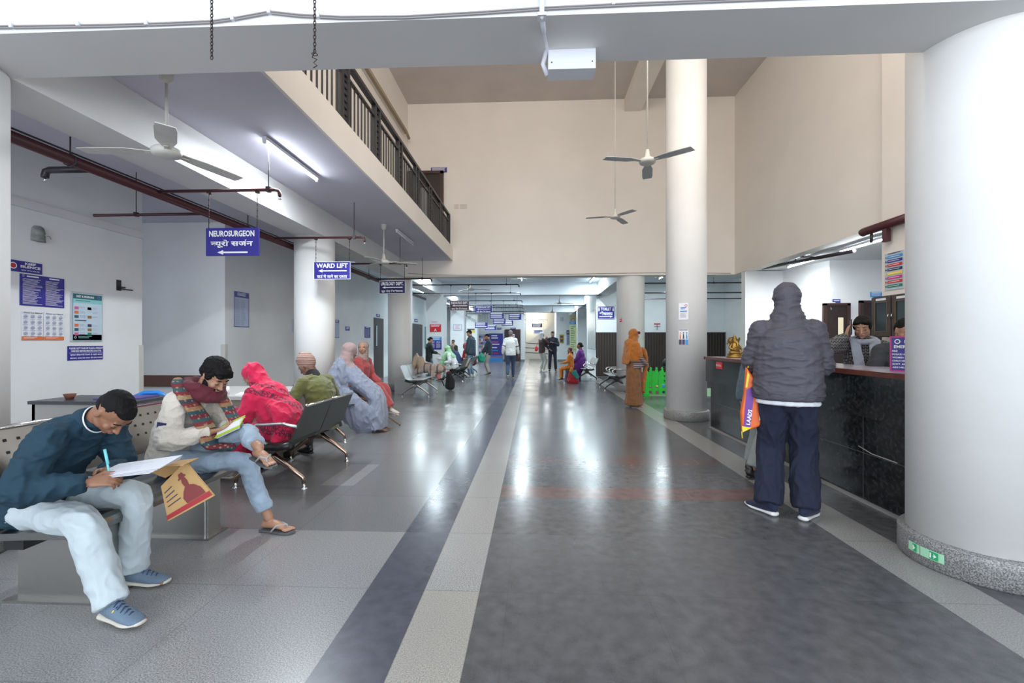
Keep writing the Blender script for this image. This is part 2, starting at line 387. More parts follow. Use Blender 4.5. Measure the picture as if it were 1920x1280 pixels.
# ================= lettering =================
def text_mesh(body, bold=0.0):
    c = bpy.data.curves.new('t', 'FONT'); c.body = body; c.size = 1; c.offset = bold; c.resolution_u = 2; c.fill_mode = 'FRONT'
    o = bpy.data.objects.new('t', c); me = bpy.data.meshes.new_from_object(o)
    vs = [tuple(v.co) for v in me.vertices]; fs = [list(p.vertices) for p in me.polygons]
    bpy.data.objects.remove(o); bpy.data.curves.remove(c); bpy.data.meshes.remove(me)
    return vs, fs
def glyph(ch, bold):
    vs, fs = text_mesh(ch, bold); w1 = text_w(ch+ch)-text_w(ch); return vs, fs, w1
_tw = {}
def text_w(t):
    if t not in _tw:
        vs, _ = text_mesh(t+'.'); _tw[t] = max(v[0] for v in vs)
    return _tw[t]
def hindi_mesh(body, bold=0.0):
    """join half consonants, put the i sign before its letter and the r hook above"""
    CON = set(chr(c) for c in range(0x915, 0x93A)); out = []; i = 0; n = len(body)
    while i < n:
        c = body[i]
        if c in CON:
            reph = False; halves = []; sub_r = False
            while i+2 < n and body[i+1] == '\u094d' and body[i+2] in CON:
                if body[i] == 'र': reph = True
                elif body[i+2] == 'र': sub_r = True; break
                else: halves.append(body[i])
                i += 2
            base = body[i]; i += 1
            if sub_r: i += 2
            marks = ''
            while i < n and '\u093c' <= body[i] <= '\u094c' or i < n and body[i] in '\u0902\u0901': marks += body[i]; i += 1
            if '\u093f' in marks: out.append(('run', '\u093f')); marks = marks.replace('\u093f', '')
            for h in halves: out.append(('half', h))
            out.append(('run', base+marks))
            if reph: out.append(('reph', base))
            if sub_r: out.append(('subr', base))
        else: out.append(('run', c)); i += 1
    V_, F2 = [], []; x = 0.0; lx = 0.0
    def put(vs, fs, dx):
        o = len(V_); V_.extend((v[0]+dx, v[1], 0) for v in vs); F2.extend([o+k for k in f] for f in fs)
    for kind, t in out:
        if kind == 'run':
            if t == ' ': x += .28; continue
            vs, fs = text_mesh(t, bold); a = text_w('क'+t)-text_w('क'); put(vs, fs, x); lx = x; x += a
        elif kind == 'half':
            vs, fs = text_mesh(t, bold); a = text_w('क'+t)-text_w('क'); cut = a*.68; put([(min(v[0], cut), v[1]) for v in vs], fs, x); x += cut
        elif kind == 'reph':
            e = x-.10; put([(e-.02, .66), (e+.03, .66), (e-.01, .80), (e+.06, .88), (e+.10, .84), (e+.12, .90), (e+.05, .95), (e-.06, .86)], [(0, 1, 2, 7), (7, 2, 3, 6), (6, 3, 4, 5)], 0)
        elif kind == 'subr':
            e = x-.10; put([(e-.02, .12), (e-.02, .20), (e-.26, -.06), (e-.20, -.10)], [(0, 1, 2, 3)], 0)
    return V_, F2
class Face:
    """artwork lying on a flat panel: local x right, z up, the reader stands at -y"""
    def __init__(s, y=-.004): s.mb = MB(); s.mats = []; s.y = y; s.n = 0
    def m(s, q):
        if q not in s.mats: s.mats.append(q)
        s.mb.slot(s.mats.index(q)); return s.mb
    def rect(s, x0, z0, x1, z1, q, d=0):
        s.n += 1; y = s.y-.00035*(s.n % 9)-d
        s.m(q).add([(x0, y, z0), (x1, y, z0), (x1, y, z1), (x0, y, z1)], [(0, 1, 2, 3)])
    def poly(s, pts, q):
        s.n += 1; y = s.y-.00035*(s.n % 9)-.001
        s.m(q).add([(a, y, b) for a, b in pts], [list(range(len(pts)))])
    def text(s, body, x, z, h, wmax, q, bold=.02, align='c', stretch=True):
        vs, fs = hindi_mesh(body, bold) if any('\u0900' <= ch <= '\u097f' for ch in body) else text_mesh(body, bold)
        if not vs: return
        x0 = min(v[0] for v in vs); x1 = max(v[0] for v in vs); z0 = min(v[1] for v in vs); z1 = max(v[1] for v in vs)
        sz = h/max(z1-z0, 1e-6); wd = (x1-x0)*sz; sx = sz
        if wmax and (wd > wmax or stretch): sx = sz*wmax/wd
        w2 = (x1-x0)*sx; ox = x-w2/2 if align == 'c' else x
        y = s.y-.004
        s.m(q).add([(ox+(v[0]-x0)*sx, y, z+(v[1]-(z0+z1)/2)*sz) for v in vs], fs)
    def lines(s, x0, x1, z0, z1, n, q, fill=.45, ragged=.3, seed=1):
        rnd = random.Random(seed)
        for i in range(n):
            zt = z1-(z1-z0)*i/n; h = (z1-z0)/n*fill
            s.rect(x0, zt-h, x1-(x1-x0)*ragged*rnd.random(), zt, q)
    def arrow(s, x0, x1, z, h, q):   # head at x0
        d = 1 if x1 > x0 else -1
        s.poly([(x0, z), (x0+d*h*1.5, z-h*.55), (x0+d*h*1.5, z-h*.2), (x1, z-h*.2), (x1, z+h*.2), (x0+d*h*1.5, z+h*.2), (x0+d*h*1.5, z+h*.55)][::d], q)
    def ring(s, x, z, r, q, w=.3, n=20):
        s.n += 1; y = s.y-.003; vs = []
        for k in range(n):
            a = 2*PI*k/n; vs += [(x+r*math.cos(a), y, z+r*math.sin(a)), (x+r*(1-w)*math.cos(a), y, z+r*(1-w)*math.sin(a))]
        s.m(q).add(vs, [(2*k, (2*k+2) % (2*n), (2*k+3) % (2*n), 2*k+1) for k in range(n)])
    def disc(s, x, z, r, q, n=20):
        s.poly([(x+r*math.cos(2*PI*k/n), z+r*math.sin(2*PI*k/n)) for k in range(n)], q)
    def done(s, name, parent): return s.mb.build(name, s.mats, parent)
def panel(name, label, cat, loc, rz, w, h, m, t=.006, group=None, border=None, bw=.008, tilt=0.0):
    """flat sign or sheet: origin at its centre; returns root and a Face to draw on"""
    r = empty(name, loc, rz, label, cat, group); r.rotation_euler = (0, tilt, rz)
    MB().box(-w/2, 0, -h/2, w/2, t, h/2).build('board' if t > .004 else 'sheet', m, r)
    f = Face()
    if border:
        for a in ((-w/2, -h/2, w/2, -h/2+bw), (-w/2, h/2-bw, w/2, h/2), (-w/2, -h/2, -w/2+bw, h/2), (w/2-bw, -h/2, w/2, h/2)): f.rect(*a, border)
    return r, f
LW = R(90)    # facing +x (on left walls)
RW = R(-90)   # facing -x (on right walls)

# ================= gallery railing =================
rl = empty('gallery_railing', (-2.2, 2.8, 3.7), 0, 'black metal balustrade with vertical bars along the upper gallery edge', 'railing')
def rb(n, *a): return MB().box(*a).build(n, RAIL, rl)
rb('handrail', -.035, 0, .86, .035, 8.98, .91); rb('upper_rail', -.018, 0, .70, .018, 8.98, .73); rb('lower_rail', -.018, 0, .10, .018, 8.98, .135)
y = .1; k = 0
while y < 8.95:
    MB().box(-.03, y, -.03, .03, y+.05, .87).box(-.03, y+.17, .03 if k % 2 else -.03, .03, y+.22, .87).build('post', RAIL, rl)
    for q in range(9): MB().box(-.012, y+.05, .16+q*.08, .012, y+.17, .175+q*.08).build('rung', RAIL, rl)
    if y+1.12 < 9.2:
        for q in range(7):
            yy = y+.30+q*.115
            if yy < 8.95: MB().box(-.008, yy, .11, .008, yy+.016, .72).build('baluster', RAIL, rl)
    y += 1.09; k += 1
# door on the gallery
dr = MB().box(-3.27, 11.74, 3.74, -2.36, 11.8, 5.66); o = struct('door_1', dr, WOODD)
struct('trim_1', MB().box(-3.28, 11.71, 3.7, -3.2, 11.8, 5.74).box(-2.42, 11.71, 3.7, -2.34, 11.8, 5.74).box(-3.28, 11.71, 5.66, -2.34, 11.8, 5.74), mat('door_frame_brown', (.05, .022, .018), .4))
gp = MB().box(-2.95, 11.72, 4.3, -2.72, 11.745, 5.3).build('door_pane', mat('door_vision_glass', (.42, .45, .47), .2), o)
r_, f = panel('door_sign', 'small blue nameplate above the dark gallery door', 'sign', (-2.47, 11.79, 5.78), 0, .42, .13, BLUE)
f.lines(-.18, .18, -.05, .05, 4, SWHITE, .45, .1); f.done('lettering', r_)
r_ = empty('conduit_pipe', (-3.22, 2.8, 6.62), 0, 'old brown conduit running along the wall above the upper gallery', 'pipe')
MB().tube([(0, 0, 0), (0, 8.6, 0), (.03, 8.75, -.12)], .035).build('pipe', PUTTY, r_); MB().tube([(.0, 0, -.09), (0, 8.5, -.09)], .018).build('cable', PUTTY, r_)

# ================= fire pipe and its branches =================
PX, PZ = -4.0, 2.87
mp = empty('sprinkler_main', (PX, 0, PZ), 0, 'thick maroon fire pipe running along the left aisle beneath the beam', 'pipe')
MB().tube([(0, -1, 0), (0, 30, 0)], .047, 14).build('pipe', PIPE, mp)
for y in (3.75, 6.2, 8.4, 10.9): 
    MB().tube([(0, y, .05), (-.05, y, .02), (-.055, y, -.03), (0, y, -.06), (.055, y, -.03), (.05, y, .02), (0, y, .05)], .009, 6).tube([(0, y, .05), (0, y, .2)], .006, 6).build('clamp', PIPEG, mp)
MB().tube([(.06, -1, .05), (.05, 4, .045), (.055, 9, .05), (.05, 16, .045)], .008, 6).build('cable', BLACKP, mp)
def branch(y, x1, z=PZ+.01, m=None, first=PX, rod=None, drop=.07, label=None, ceil=3.41, rr=.017):
    m = m or PIPE
    r = empty('sprinkler_branch', (first, y, z), 0, label, 'pipe', None)
    L = x1-first; s = 1 if L > 0 else -1
    MB().tube([(0, 0, 0), (L-s*.05, 0, 0), (L-s*.012, 0, -.012), (L, 0, -.05), (L, 0, -drop)], rr, 10).build('pipe', m, r)
    MB().tube([(L, 0, -drop), (L, 0, -drop-.03)], .009, 8).lathe((L, 0, -drop-.032), [(0, 0), (.017, 0), (.017, .004), (0, .004)], 12).build('sprinkler_head', CHROME, r)
    if rod is not None:
        MB().tube([(rod-first, 0, 0), (rod-first, 0, ceil-z)], .005, 6).box(rod-first-.02, -.022, -.022, rod-first+.02, .022, .03).build('hanger_rod', PIPEG, r)
    return r
BR = [(4.62, -2.64, -2.76), (6.79, -2.56, -2.72), (9.1, -2.56, -2.70), (11.35, -2.56, -2.80)]
for i, (y, x1, rd) in enumerate(BR):
    branch(y, x1, rod=rd, label=['maroon branch pipe carrying the NEUROSURGEON sign', 'maroon branch pipe carrying the WARD LIFT sign', 'maroon branch pipe carrying the UROLOGY DEPT sign', 'thin branch pipe in front of the low opening'][i])
names = ['nearest', 'second', 'third', 'fourth', 'fifth', 'sixth', 'seventh']
for i, y in enumerate((12.6, 14.8, 17.6, 19.6, 21.2, 23.8, 25.8)):
    branch(y, -.40-.02*i, m=PIPEG, rod=-.75, ceil=3.45, label='dark branch pipe under the low hall ceiling, %s from the lintel' % names[i])
branch(3.99, -4.50, label='short thick pipe stub pointing at the left wall', m=PIPEG, rr=.03)
r_ = branch(5.45, -8.6, label='thin maroon pipe running into the left recess', rod=-4.95)
branch(10.0, -4.6, label='short pipe end behind the middle aisle column', m=PIPEG)
branch(31, .95, first=-.6, z=2.78, m=PIPEG, label='short branch pipe before the bright stair window', ceil=5)
for y, z in ((12.9, 2.93), (13.6, 2.73)): branch(y, 2.95, first=6.98, z=z, m=PIPEG, rod=5.0, ceil=3.45, label='dark pipe crossing behind the tall column, %s one' % ('upper' if z > 2.8 else 'lower'))
branch(15.5, 2.9, first=6.98, z=2.73, m=PIPEG, rod=4.5, ceil=3.45, label='short dark pipe above the TOILET sign')
# office pipe on the right
r_ = empty('office_fire_pipe', (0, 0, 0), 0, 'maroon pipe rising along the office soffit at the right', 'pipe')
a, b = on(1430, 503, X=5.45), on(1602, 470, X=5.45); MB().tube([a, b], .034, 12).build('pipe', PIPEG, r_)
a2 = on(1395, 511, X=5.3); MB().tube([a, (a.x, a.y+.05, a.z+.02), a2, (a2.x, a2.y, a2.z-.08)], .014).build('pipe', PIPEG, r_)
c = on(1545, 482, X=5.4); MB().tube([c, on(1492, 481, X=5.45), on(1491, 494, X=5.45)], .012).build('pipe', PIPEG, r_)
r_ = empty('elbow_fire_pipe', (0, 0, 0), 0, 'thick maroon pipe elbow on the pier beside the near column', 'pipe')
a, b = on(1617, 437, X=4.93), on(1712, 404, X=4.93); MB().tube([a, (a.x, a.y-.03, a.z+.01), b], .06, 14).build('pipe', PIPE, r_)
q = on(1662, 437, X=4.93); MB().box(q.x-.03, q.y-.04, q.z-.12, q.x+.03, q.y+.04, q.z+.06).build('bracket', PIPE, r_)
q = on(1634, 437, X=4.93); MB().tube([q, (q.x, q.y, q.z-.14)], .02).build('sprinkler_head', PIPEG, r_)

# ================= hanging direction signs =================
def hang_sign(x, y, zc, w, h, m, l1, l2, label, left=True, pz=PZ, rz=0.0, arrow_mid=False, border=None, name='direction_sign', pair=None):
    r, f = panel(name, label, 'sign', (x, y, zc), rz, w, h, m, .02, None, border, .006)
    A = f.arrow; wh = SWHITE
    if not l1: f.lines(-w*.42, w*.42, -h*.42, h*.42, 3, wh if m is not PAPER else BLUE, .5, .15, int(x*10+y))
    elif arrow_mid:
        f.text(l1, 0, h*.27, h*.26, w*.86, wh, .03); A(-w*.38 if left else w*.38, w*.40 if left else -w*.4, -h*.02, h*.17, wh); f.text(l2, 0, -h*.32, h*.22, w*.82, wh, .02)
    else:
        f.text(l1, 0, h*.29, h*.22, w*.86, wh, .035); f.text(l2, 0, -h*.07, h*.29, w*.80, wh, .028); A(-w*.28 if left else w*.28, w*.30 if left else -w*.3, -h*.38, h*.15, wh)
    f.done('lettering', r)
    for s in (-1, 1):
        p0 = (s*w*.46, .01, h/2); p1 = (s*w*.46+.006, .01, pz-zc)
        n = int((p1[2]-p0[2])/.03); c = MB().tube([p0, p1], .0035, 6)
        for k in range(0, n, 2): c.ball((p0[0]+.003, .01, p0[2]+.03*k), (.007, .004, .012), n=6, m=5)
        c.lathe((s*w*.46+.006, .01, pz-zc-.02), [(.022, 0), (.026, .01), (.022, .02)], 10); c.build('hanging_chain', RUST, r)
    return r
hang_sign(-3.15, 4.62, 2.343, .568, .292, BLUE, 'NEUROSURGEON', 'न्यूरो सर्जन', 'blue NEUROSURGEON sign hanging on chains, nearest of the hanging signs')
hang_sign(-3.06, 6.79, 2.38, .568, .268, BLUE, 'WARD LIFT', 'वार्ड में जाने का रास्ता', 'blue WARD LIFT sign hanging before the middle aisle column', arrow_mid=True, border=SWHITE)
hang_sign(-2.86, 9.1, 2.40, .55, .26, NAVY, 'UROLOGY DEPT.', 'मूत्र रोग विशेषज्ञ', 'dark navy UROLOGY DEPT sign hanging third along the aisle', arrow_mid=True, border=SWHITE, rz=R(-4))
hang_sign(-2.06, 12.6, 2.30, .54, .27, MAROON, 'PAEDIATRICS DEPT.', 'बाल रोग विशेषज्ञ', 'maroon PAEDIATRICS DEPT sign hanging just beyond the lintel', arrow_mid=True, border=SWHITE)
hang_sign(-1.63, 14.8, 2.36, .56, .25, BLUE, 'GYNAECOLOGY DEPT.', 'स्त्री रोग विशेषज्ञ', 'bright blue GYNAECOLOGY DEPT sign with a white frame, fifth along the aisle', arrow_mid=True, border=SWHITE)
FS = [(-1.42, 17.6, 2.30, BLUE, '', ''), (-1.48, 19.6, 2.17, BLUE, '', ''), (-2.25, 19.6, 2.0, BLUE, '', ''),
      (-.80, 19.6, 2.36, BLUE, '', ''), (-2.0, 21.2, 1.95, BLUE, '', ''), (-1.22, 21.2, 2.16, NAVY, '', '')]
FL = ['blue sign partly behind the white framed sign', 'wide blue department sign low in the cluster', 'tilted blue department sign leftmost of the far cluster', 'blue department sign rightmost of the cluster, nearest the passage', 'small blue sign lowest of the far cluster', 'small dark sign left of the rightmost hanging sign']
for i, (x, y, z, m, a, b) in enumerate(FS):
    hang_sign(x, y, z, .56, .26, m, a, b, FL[i], arrow_mid=(i % 2 == 0), border=SWHITE, rz=R(random.uniform(-6, 6)))
hang_sign(.24, 31, 2.40, .7, .26, MAROON, '', '', 'maroon sign hanging before the bright stair window', pz=2.78)
hang_sign(.36, 31.06, 1.95, .7, .28, PAPER, '', '', 'pale sign hanging lowest before the bright stair window', pz=2.7)
r_, f = panel('toilet_sign', 'blue TOILET sign on the white wall above the brown wainscot', 'sign', (2.68, 16.97, 2.37), 0, .62, .46, BLUE, .02, border=SWHITE, bw=.008)
f.text('TOILET', 0, .13, .11, .38, SWHITE, .035); f.text('शौचालय', 0, -.03, .15, .48, SWHITE, .03); f.arrow(.25, -.25, -.15, .07, SWHITE)
for s in (-1, 1): f.disc(s*.26, .17, .022, SWHITE); f.poly([(s*.26-.03, .14), (s*.26-.02, .05), (s*.26+.02, .05), (s*.26+.03, .14)], SWHITE)
f.done('lettering', r_)

# ================= left wall signs and posters =================
def wallp(name, label, a, b, z0, z1, m, X=WX, t=.006, **k):
    return panel(name, label, k.pop('cat', 'sign'), (X+.003+t, (a+b)/2, (z0+z1)/2), LW, b-a, z1-z0, m, t, **k)+(b-a, z1-z0)
r_, f, w, h = wallp('silence_sign', 'small blue KEEP SILENCE sign high on the near left wall', 4.50, 4.84, 2.045, 2.165, BLUE)
f.ring(-.12, 0, .035, SWHITE, .25); f.disc(-.12, 0, .022, SRED); f.text('KEEP', .045, .036, .026, .11, SWHITE, .035); f.text('SILENCE', .045, .002, .028, .20, SWHITE, .035); f.text('कृपया शान्ति बनाए रखें', .045, -.038, .018, .18, SWHITE); f.done('lettering', r_)
r_, f, w, h = wallp('notice_board', 'square blue notice board of small white print on the near left wall', 4.62, 5.08, 1.69, 2.03, BLUE)
f.rect(-.17, .142, -.05, .156, SWHITE); f.rect(.06, .142, .17, .156, SWHITE); f.ring(-.205, .15, .010, SWHITE)
f.lines(-.21, -.01, -.16, .12, 22, SWHITE, .28, .45, 3); f.lines(.02, .22, -.16, .12, 22, SWHITE, .28, .45, 5); f.done('lettering', r_)
for k, (a, b, lab) in enumerate(((4.635, 4.85, 'left'), (4.86, 5.075, 'right'))):
    r_, f, w, h = wallp('handwash_poster', 'white How to Hand poster with an orange foot, %s of the two' % lab, a, b, 1.315, 1.63, PAPER, t=.003, cat='poster')
    f.text('How to Hand', 0, .142, .016, .18, INK, .02)
    for i in range(3):
        for j in range(4):
            cx = -.07+i*.07; cz = .10-j*.062; f.rect(cx-.028, cz-.022, cx+.028, cz+.022, GREYINK, 0) if (i+j) % 5 == 9 else None
            f.ring(cx, cz+.002, .019, GREYINK, .28, 10); f.poly([(cx-.014, cz-.01), (cx+.01, cz-.014), (cx+.016, cz+.004), (cx-.004, cz+.012)], GREYINK); f.rect(cx-.026, cz-.03, cx+.024, cz-.026, GREYINK)
    f.rect(-w/2, -h/2, w/2, -h/2+.04, ORANGE); f.lines(-.09, .05, -h/2+.012, -h/2+.03, 2, SWHITE, .3); f.done('artwork', r_)
r_, f, w, h = wallp('migraine_poster', 'framed DIET & MIGRAINE poster with teal heading on the near left wall', 5.15, 5.55, 1.30, 1.90, mat('poster_frame', (.50, .56, .60), .4), t=.012, cat='poster')
f.y = -.006; f.rect(-.18, -.28, .18, .28, mat('poster_pale', (.55, .66, .74), .5)); f.rect(-.18, .215, .18, .275, TEAL); f.text('DIET & MIGRAINE', -.035, .245, .026, .22, SWHITE, .03); f.ring(.14, .245, .018, SKYB)
f.rect(-.18, .165, .18, .215, AQUA); f.lines(-.15, .03, .183, .197, 1, INK, .5, 0)
cs = [PINKINK, GREENP, ORANGE, INK, TEAL, mat('print_brown', (.30, .16, .06), .6)]
for j in range(7):
    z = .105-j*.052
    if j == 3: f.rect(-.16, z, -.02, z+.012, INK); continue
    for s in (0, 1):
        x = -.165+s*.16; f.rect(x, z-.018, x+.05, z+.016, cs[(j*2+s) % 6]); f.lines(x+.062, x+.14, z-.014, z+.016, 3, GREYINK, .3, .3, j*2+s)
f.rect(-.18, -.285, .18, -.215, TEAL); f.lines(-.12, .06, -.27, -.235, 2, AQUA, .3); f.ring(-.155, -.25, .014, SWHITE); f.done('artwork', r_)
r_, f, w, h = wallp('checkup_sign', 'blue PLEASE GET YOUR BP PULSE sign below the framed poster', 5.12, 5.56, 1.075, 1.245, BLUE)
f.text('PLEASE GET YOUR BP PULSE & WEIGHT', 0, .058, .022, .42, SWHITE, .03); f.text('CHECKED BEFORE MEETING DOCTOR.', 0, .025, .022, .38, SWHITE, .03)
f.text('कृपया डॉक्टर से मिलने से पहले अपना', 0, -.022, .026, .40, SWHITE, .02); f.text('रक्तचाप, पल्स और वजन की जांच करवाएं', 0, -.06, .026, .41, SWHITE, .02); f.rect(-.21, .001, .21, .003, SWHITE); f.done('lettering', r_)
def doctor_list(label, a, b, z0, z1, X=WX+.05, m=None, n=18, **k):
    r, f, w, h = wallp('list_board', label, a, b, z0, z1, m or mat('list_pale', (.52, .58, .76), .5), X=X, border=BLUE, bw=.012, **k)
    f.rect(-w/2, h/2-h*.16, w/2, h/2, BLUE); f.lines(-w*.3, w*.3, h/2-h*.13, h/2-h*.03, 3, SWHITE, .4, .1); f.lines(-w*.42, -w*.1, -h*.46, h*.28, n, GREYINK, .35, .2, 2); f.lines(-.02, w*.3, -h*.46, h*.28, n, GREYINK, .35, .5, 4); f.done('lettering', r)
doctor_list('tall blue-headed list of doctors on the wall beside the recess', 8.03, 8.46, 1.57, 2.22)
doctor_list('tall paper list just behind the middle aisle column', 12.2, 12.50, 1.40, 1.90, n=12)
doctor_list('square blue board left of the dark far door', 14.45, 14.95, 1.42, 1.78, m=BLUE, n=8)
r_, f, w, h = wallp('notice_sheet', 'white notice sheet left of the middle aisle column', 9.95, 10.35, 1.45, 1.84, PAPER, X=WX+.05, t=.003); f.lines(-.15, .15, -.15, .15, 11, GREYINK, .3); f.done('lettering', r_)
r_, f, w, h = wallp('room_sign', 'tiny blue room sign between the aisle column and far door', 12.95, 13.25, 1.62, 1.74, BLUE, X=WX+.05); f.lines(-.1, .1, -.03, .04, 2, SWHITE, .5); f.done('lettering', r_)
r_, f, w, h = wallp('room_sign', 'tiny blue sign over the dark far door', 15.55, 15.9, 2.16, 2.26, BLUE, X=WX+.05); f.lines(-.1, .1, -.03, .03, 2, SWHITE, .5); f.done('lettering', r_)
# red no-smoking sign on the left edge column
r_, f = panel('no_smoking_sign', 'red NO SMOKING sign on the column at the left picture edge', 'sign', (-3.325, 2.36, 1.98), R(62), .24, .14, SRED, .004)
f.text('NO SMOKING', 0, .03, .032, .2, SWHITE, .03); f.text('धूम्रपान निषेध', 0, -.03, .03, .18, SWHITE, .03); f.done('lettering', r_)
# far doors and their leaves
o = struct('door_2', MB().box(-5.5, 15.3, 0, -5.44, 16.3, 2.12), WOODD)
MB().box(-5.43, 15.45, 1.15, -5.42, 15.58, 1.85).build('door_pane', mat('pale_pane', (.45, .58, .66), .3), o)
struct('door_3', MB().box(-5.5, 20.0, 0, -5.44, 22.1, 2.12), BLACKP)
r_, f, w, h = wallp('room_sign', 'tiny blue sign over the black double door', 20.6, 21.2, 2.2, 2.34, BLUE, X=WX+.05); f.done('lettering', r_) if f.mb.v else None
MB().box(-.2, -.006, -.02, .2, -.004, .02).build('lettering', SWHITE, r_)
r_ = empty('green_board', (WX+.07, 23.0, 1.5), LW, 'pale green glass board beside the black double door', 'board'); MB().box(-.4, 0, -.55, .4, .02, .55).build('board', mat('green_glass', (.18, .42, .40), .2), r_)

# wall lamp and clamp
r_ = empty('wall_lamp', tuple(on(70, 440, X=WX)), 0, 'grey domed wall lamp on the near left wall', 'lamp')
Mx = Matrix.Rotation(R(90), 4, 'Y')
MB().lathe((0, 0, 0), [(0, .10), (.035, .095), (.055, .075), (.065, .02), (.068, -.06), (.072, -.075), (.0, -.08)], 20).build('housing', mat('lamp_grey', (.22, .23, .22), .45, var=.25, vscale=25), r_)
MB().tube([(.06, .02, .0), (.08, .06, -.01), (.06, .09, -.03)], .004, 6).build('bracket', STEEL, r_); MB().box(-.01, -.05, -.05, .02, .05, .05).build('base', mat('lamp_base', (.3, .3, .3), .5), r_)
r_ = empty('wall_bracket', tuple(on(222, 536, X=WX)), 0, 'black bracket with a ring screwed near the wall corner', 'bracket')
MB().box(0, -.03, -.06, .012, .03, .08).build('plate', BLACKP, r_); MB().tube([(.01, 0, -.04), (.09, .12, -.045)], .008).build('arm', BLACKP, r_); MB().lathe((.05, .02, -.02), [(.02, -.01), (.03, 0), (.02, .01)], 14).build('ring', BLACKP, r_)

# ================= tube lights =================
def tube_light(a, b, label, lit=28.0, col=(.86, .95, 1.0), group=None, housing=True, watts=0, down=True):
    a = V(a); b = V(b); c = (a+b)/2; d = b-a; L = d.length; rz = math.atan2(d.y, d.x); ry = -math.asin(d.z/L)
    r = empty('tube_light', c, rz, label, 'light', group); r.rotation_euler = (0, ry, rz)
    MB().box(-L/2-.02, -.022, .012, L/2+.02, .022, .05).build('housing', WHITEP, r)
    t = MB().tube([(-L/2, 0, 0), (L/2, 0, 0)], .013, 10).build('tube', mat('lit_tube' if lit else 'unlit_tube', (.9, .9, .9), .4, emit=lit, ecol=col), r)
    MB().box(-L/2-.025, -.014, -.02, -L/2, .014, .03).box(L/2, -.014, -.02, L/2+.025, .014, .03).build('end_cap', WHITEP, r)
    if watts:
        l = bpy.data.lights.new('tube_glow', 'AREA'); l.shape = 'RECTANGLE'; l.size = L; l.size_y = .05; l.energy = watts; l.color = col
        lo = bpy.data.objects.new('tube_glow', l); COL.objects.link(lo); lo.parent = r; lo.location = (0, 0, -.02)
    return r
TB = dict(lit=45.0)
tube_light((-2.75, 4.55, 3.35), (-2.75, 5.65, 3.35), 'lit fluorescent tube on the soffit behind the NEUROSURGEON sign', 60, watts=55)
tube_light((-2.55, 8.4, 3.35), (-2.55, 9.5, 3.35), 'unlit slim tube fitting on the gallery soffit', 0)
tube_light((5.55, 10.2, 2.92), (5.55, 9.2, 2.92), 'lit tube on the office soffit, farther of the two', 60, watts=30)
tube_light((5.55, 8.5, 2.92), (5.55, 7.1, 2.92), 'lit tube on the office soffit, nearer of the two', 60, watts=45)
LL = [(-3.0, 13.4), (-3.0, 18.5), (-3.0, 23.6), (2.0, 15.0), (2.0, 19.5), (2.0, 24.5), (-.4, 14.4), (-.4, 19.2), (-.4, 27.6), (4.2, 14.2)]
LN = ['left nearest', 'left second', 'left third', 'right nearest', 'right second', 'right third', 'middle nearest', 'middle second', 'middle farthest', 'beside the toilet wall']
for i, (x, y) in enumerate(LL):
    tube_light((x, y, 3.40), (x, y+1.2, 3.40) if i < 6 else (x, y+1.2, 3.40), 'lit tube under the low hall ceiling, %s' % LN[i], 40, (.80, .94, 1.0), watts=48)
tube_light((-4.7, 18.0, 3.38), (-4.7, 19.2, 3.38), 'lit tube over the far left aisle', 40, (.8, .94, 1.0), watts=45)
tube_light((.9, 30.5, 3.40), (.9, 31.7, 3.40), 'added fill tube in the passage before the stairs', 30, (.9, .95, 1.0), watts=40)  # added fill, lifts the unlit stair faces
tube_light((-4.7, 24.0, 3.38), (-4.7, 25.2, 3.38), 'lit tube deep in the left aisle', 40, (.8, .94, 1.0), watts=40)

# ================= ceiling fans =================
BL = MB()
def blade_mesh(L, w=.13):
    b = MB(); n = 6
    vs = []
    for i in range(n+1):
        t = i/n; x = .10+t*(L-.10); ww = (w*.40+w*.6*min(1, t*3))*(1 if t < .9 else .86)
        for s in (-1, 1):
            y = s*ww/2; z = -s*.012-.02*t
            vs += [(x, y, z+.003), (x, y, z-.003)]
    fs = []
    for i in range(n):
        a = i*4; c = a+4
        fs += [(a, a+2, c+2, c), (a+1, c+1, c+3, a+3), (a, c, c+1, a+1), (a+2, a+3, c+3, c+2)]
    fs += [(0, 1, 3, 2), (n*4, n*4+2, n*4+3, n*4+1)]
    return b.add(vs, fs)
def fan(x, y, z, zc, a0, label, L=.60, m=None, bm=None, body='flat'):
    r = empty('ceiling_fan', (x, y, z), 0, label, 'fan')
    m = m or FANW
    MB().lathe((0, 0, 0), [(0, -.040), (.07, -.040), (.096, -.028), (.102, -.010), (.102, .008), (.088, .022), (.045, .035), (.030, .07), (.02, .14), (.012, .145)], 28).build('motor_housing', m, r)
    MB().tube([(0, 0, .12), (0, 0, zc-z)], .011 if body == 'flat' else .009, 8).build('down_rod', m, r)
    MB().lathe((0, 0, zc-z-.10), [(.012, 0), (.045, .03), (.05, .10)], 16).build('ceiling_canopy', m, r)
    for k in range(3):
        o = blade_mesh(L).build('blade', bm or m, r); o.rotation_euler = (R(8), 0, a0+k*2*PI/3)
        q = MB().box(.07, -.015, -.012, .16, .015, -.004).build('blade_arm', m, o)
    return r
fan(-2.86, 3.42, 2.78, ZC, R(-51), 'large cream ceiling fan nearest, above the seated writer', .60)
fan(-2.70, 8.1, 2.74, ZC, R(20), 'pale ceiling fan under the gallery near the UROLOGY sign', .58)
fan(1.42, 5.75, 3.55, ZT, R(76), 'white hall fan hanging low on a long rod before the tall column', .58, bm=FANB, body='long')
fan(1.58, 8.9, 3.72, ZT, R(58), 'smaller hall fan hanging farther, left of the tall column', .56, bm=FANB, body='long')
fan(1.05, 18.6, 2.86, 3.45, R(10), 'white fan in the low hall above the dark jacket man', .58)
fan(.95, 23.0, 2.78, 3.45, R(35), 'far white fan deep in the low hall', .55)
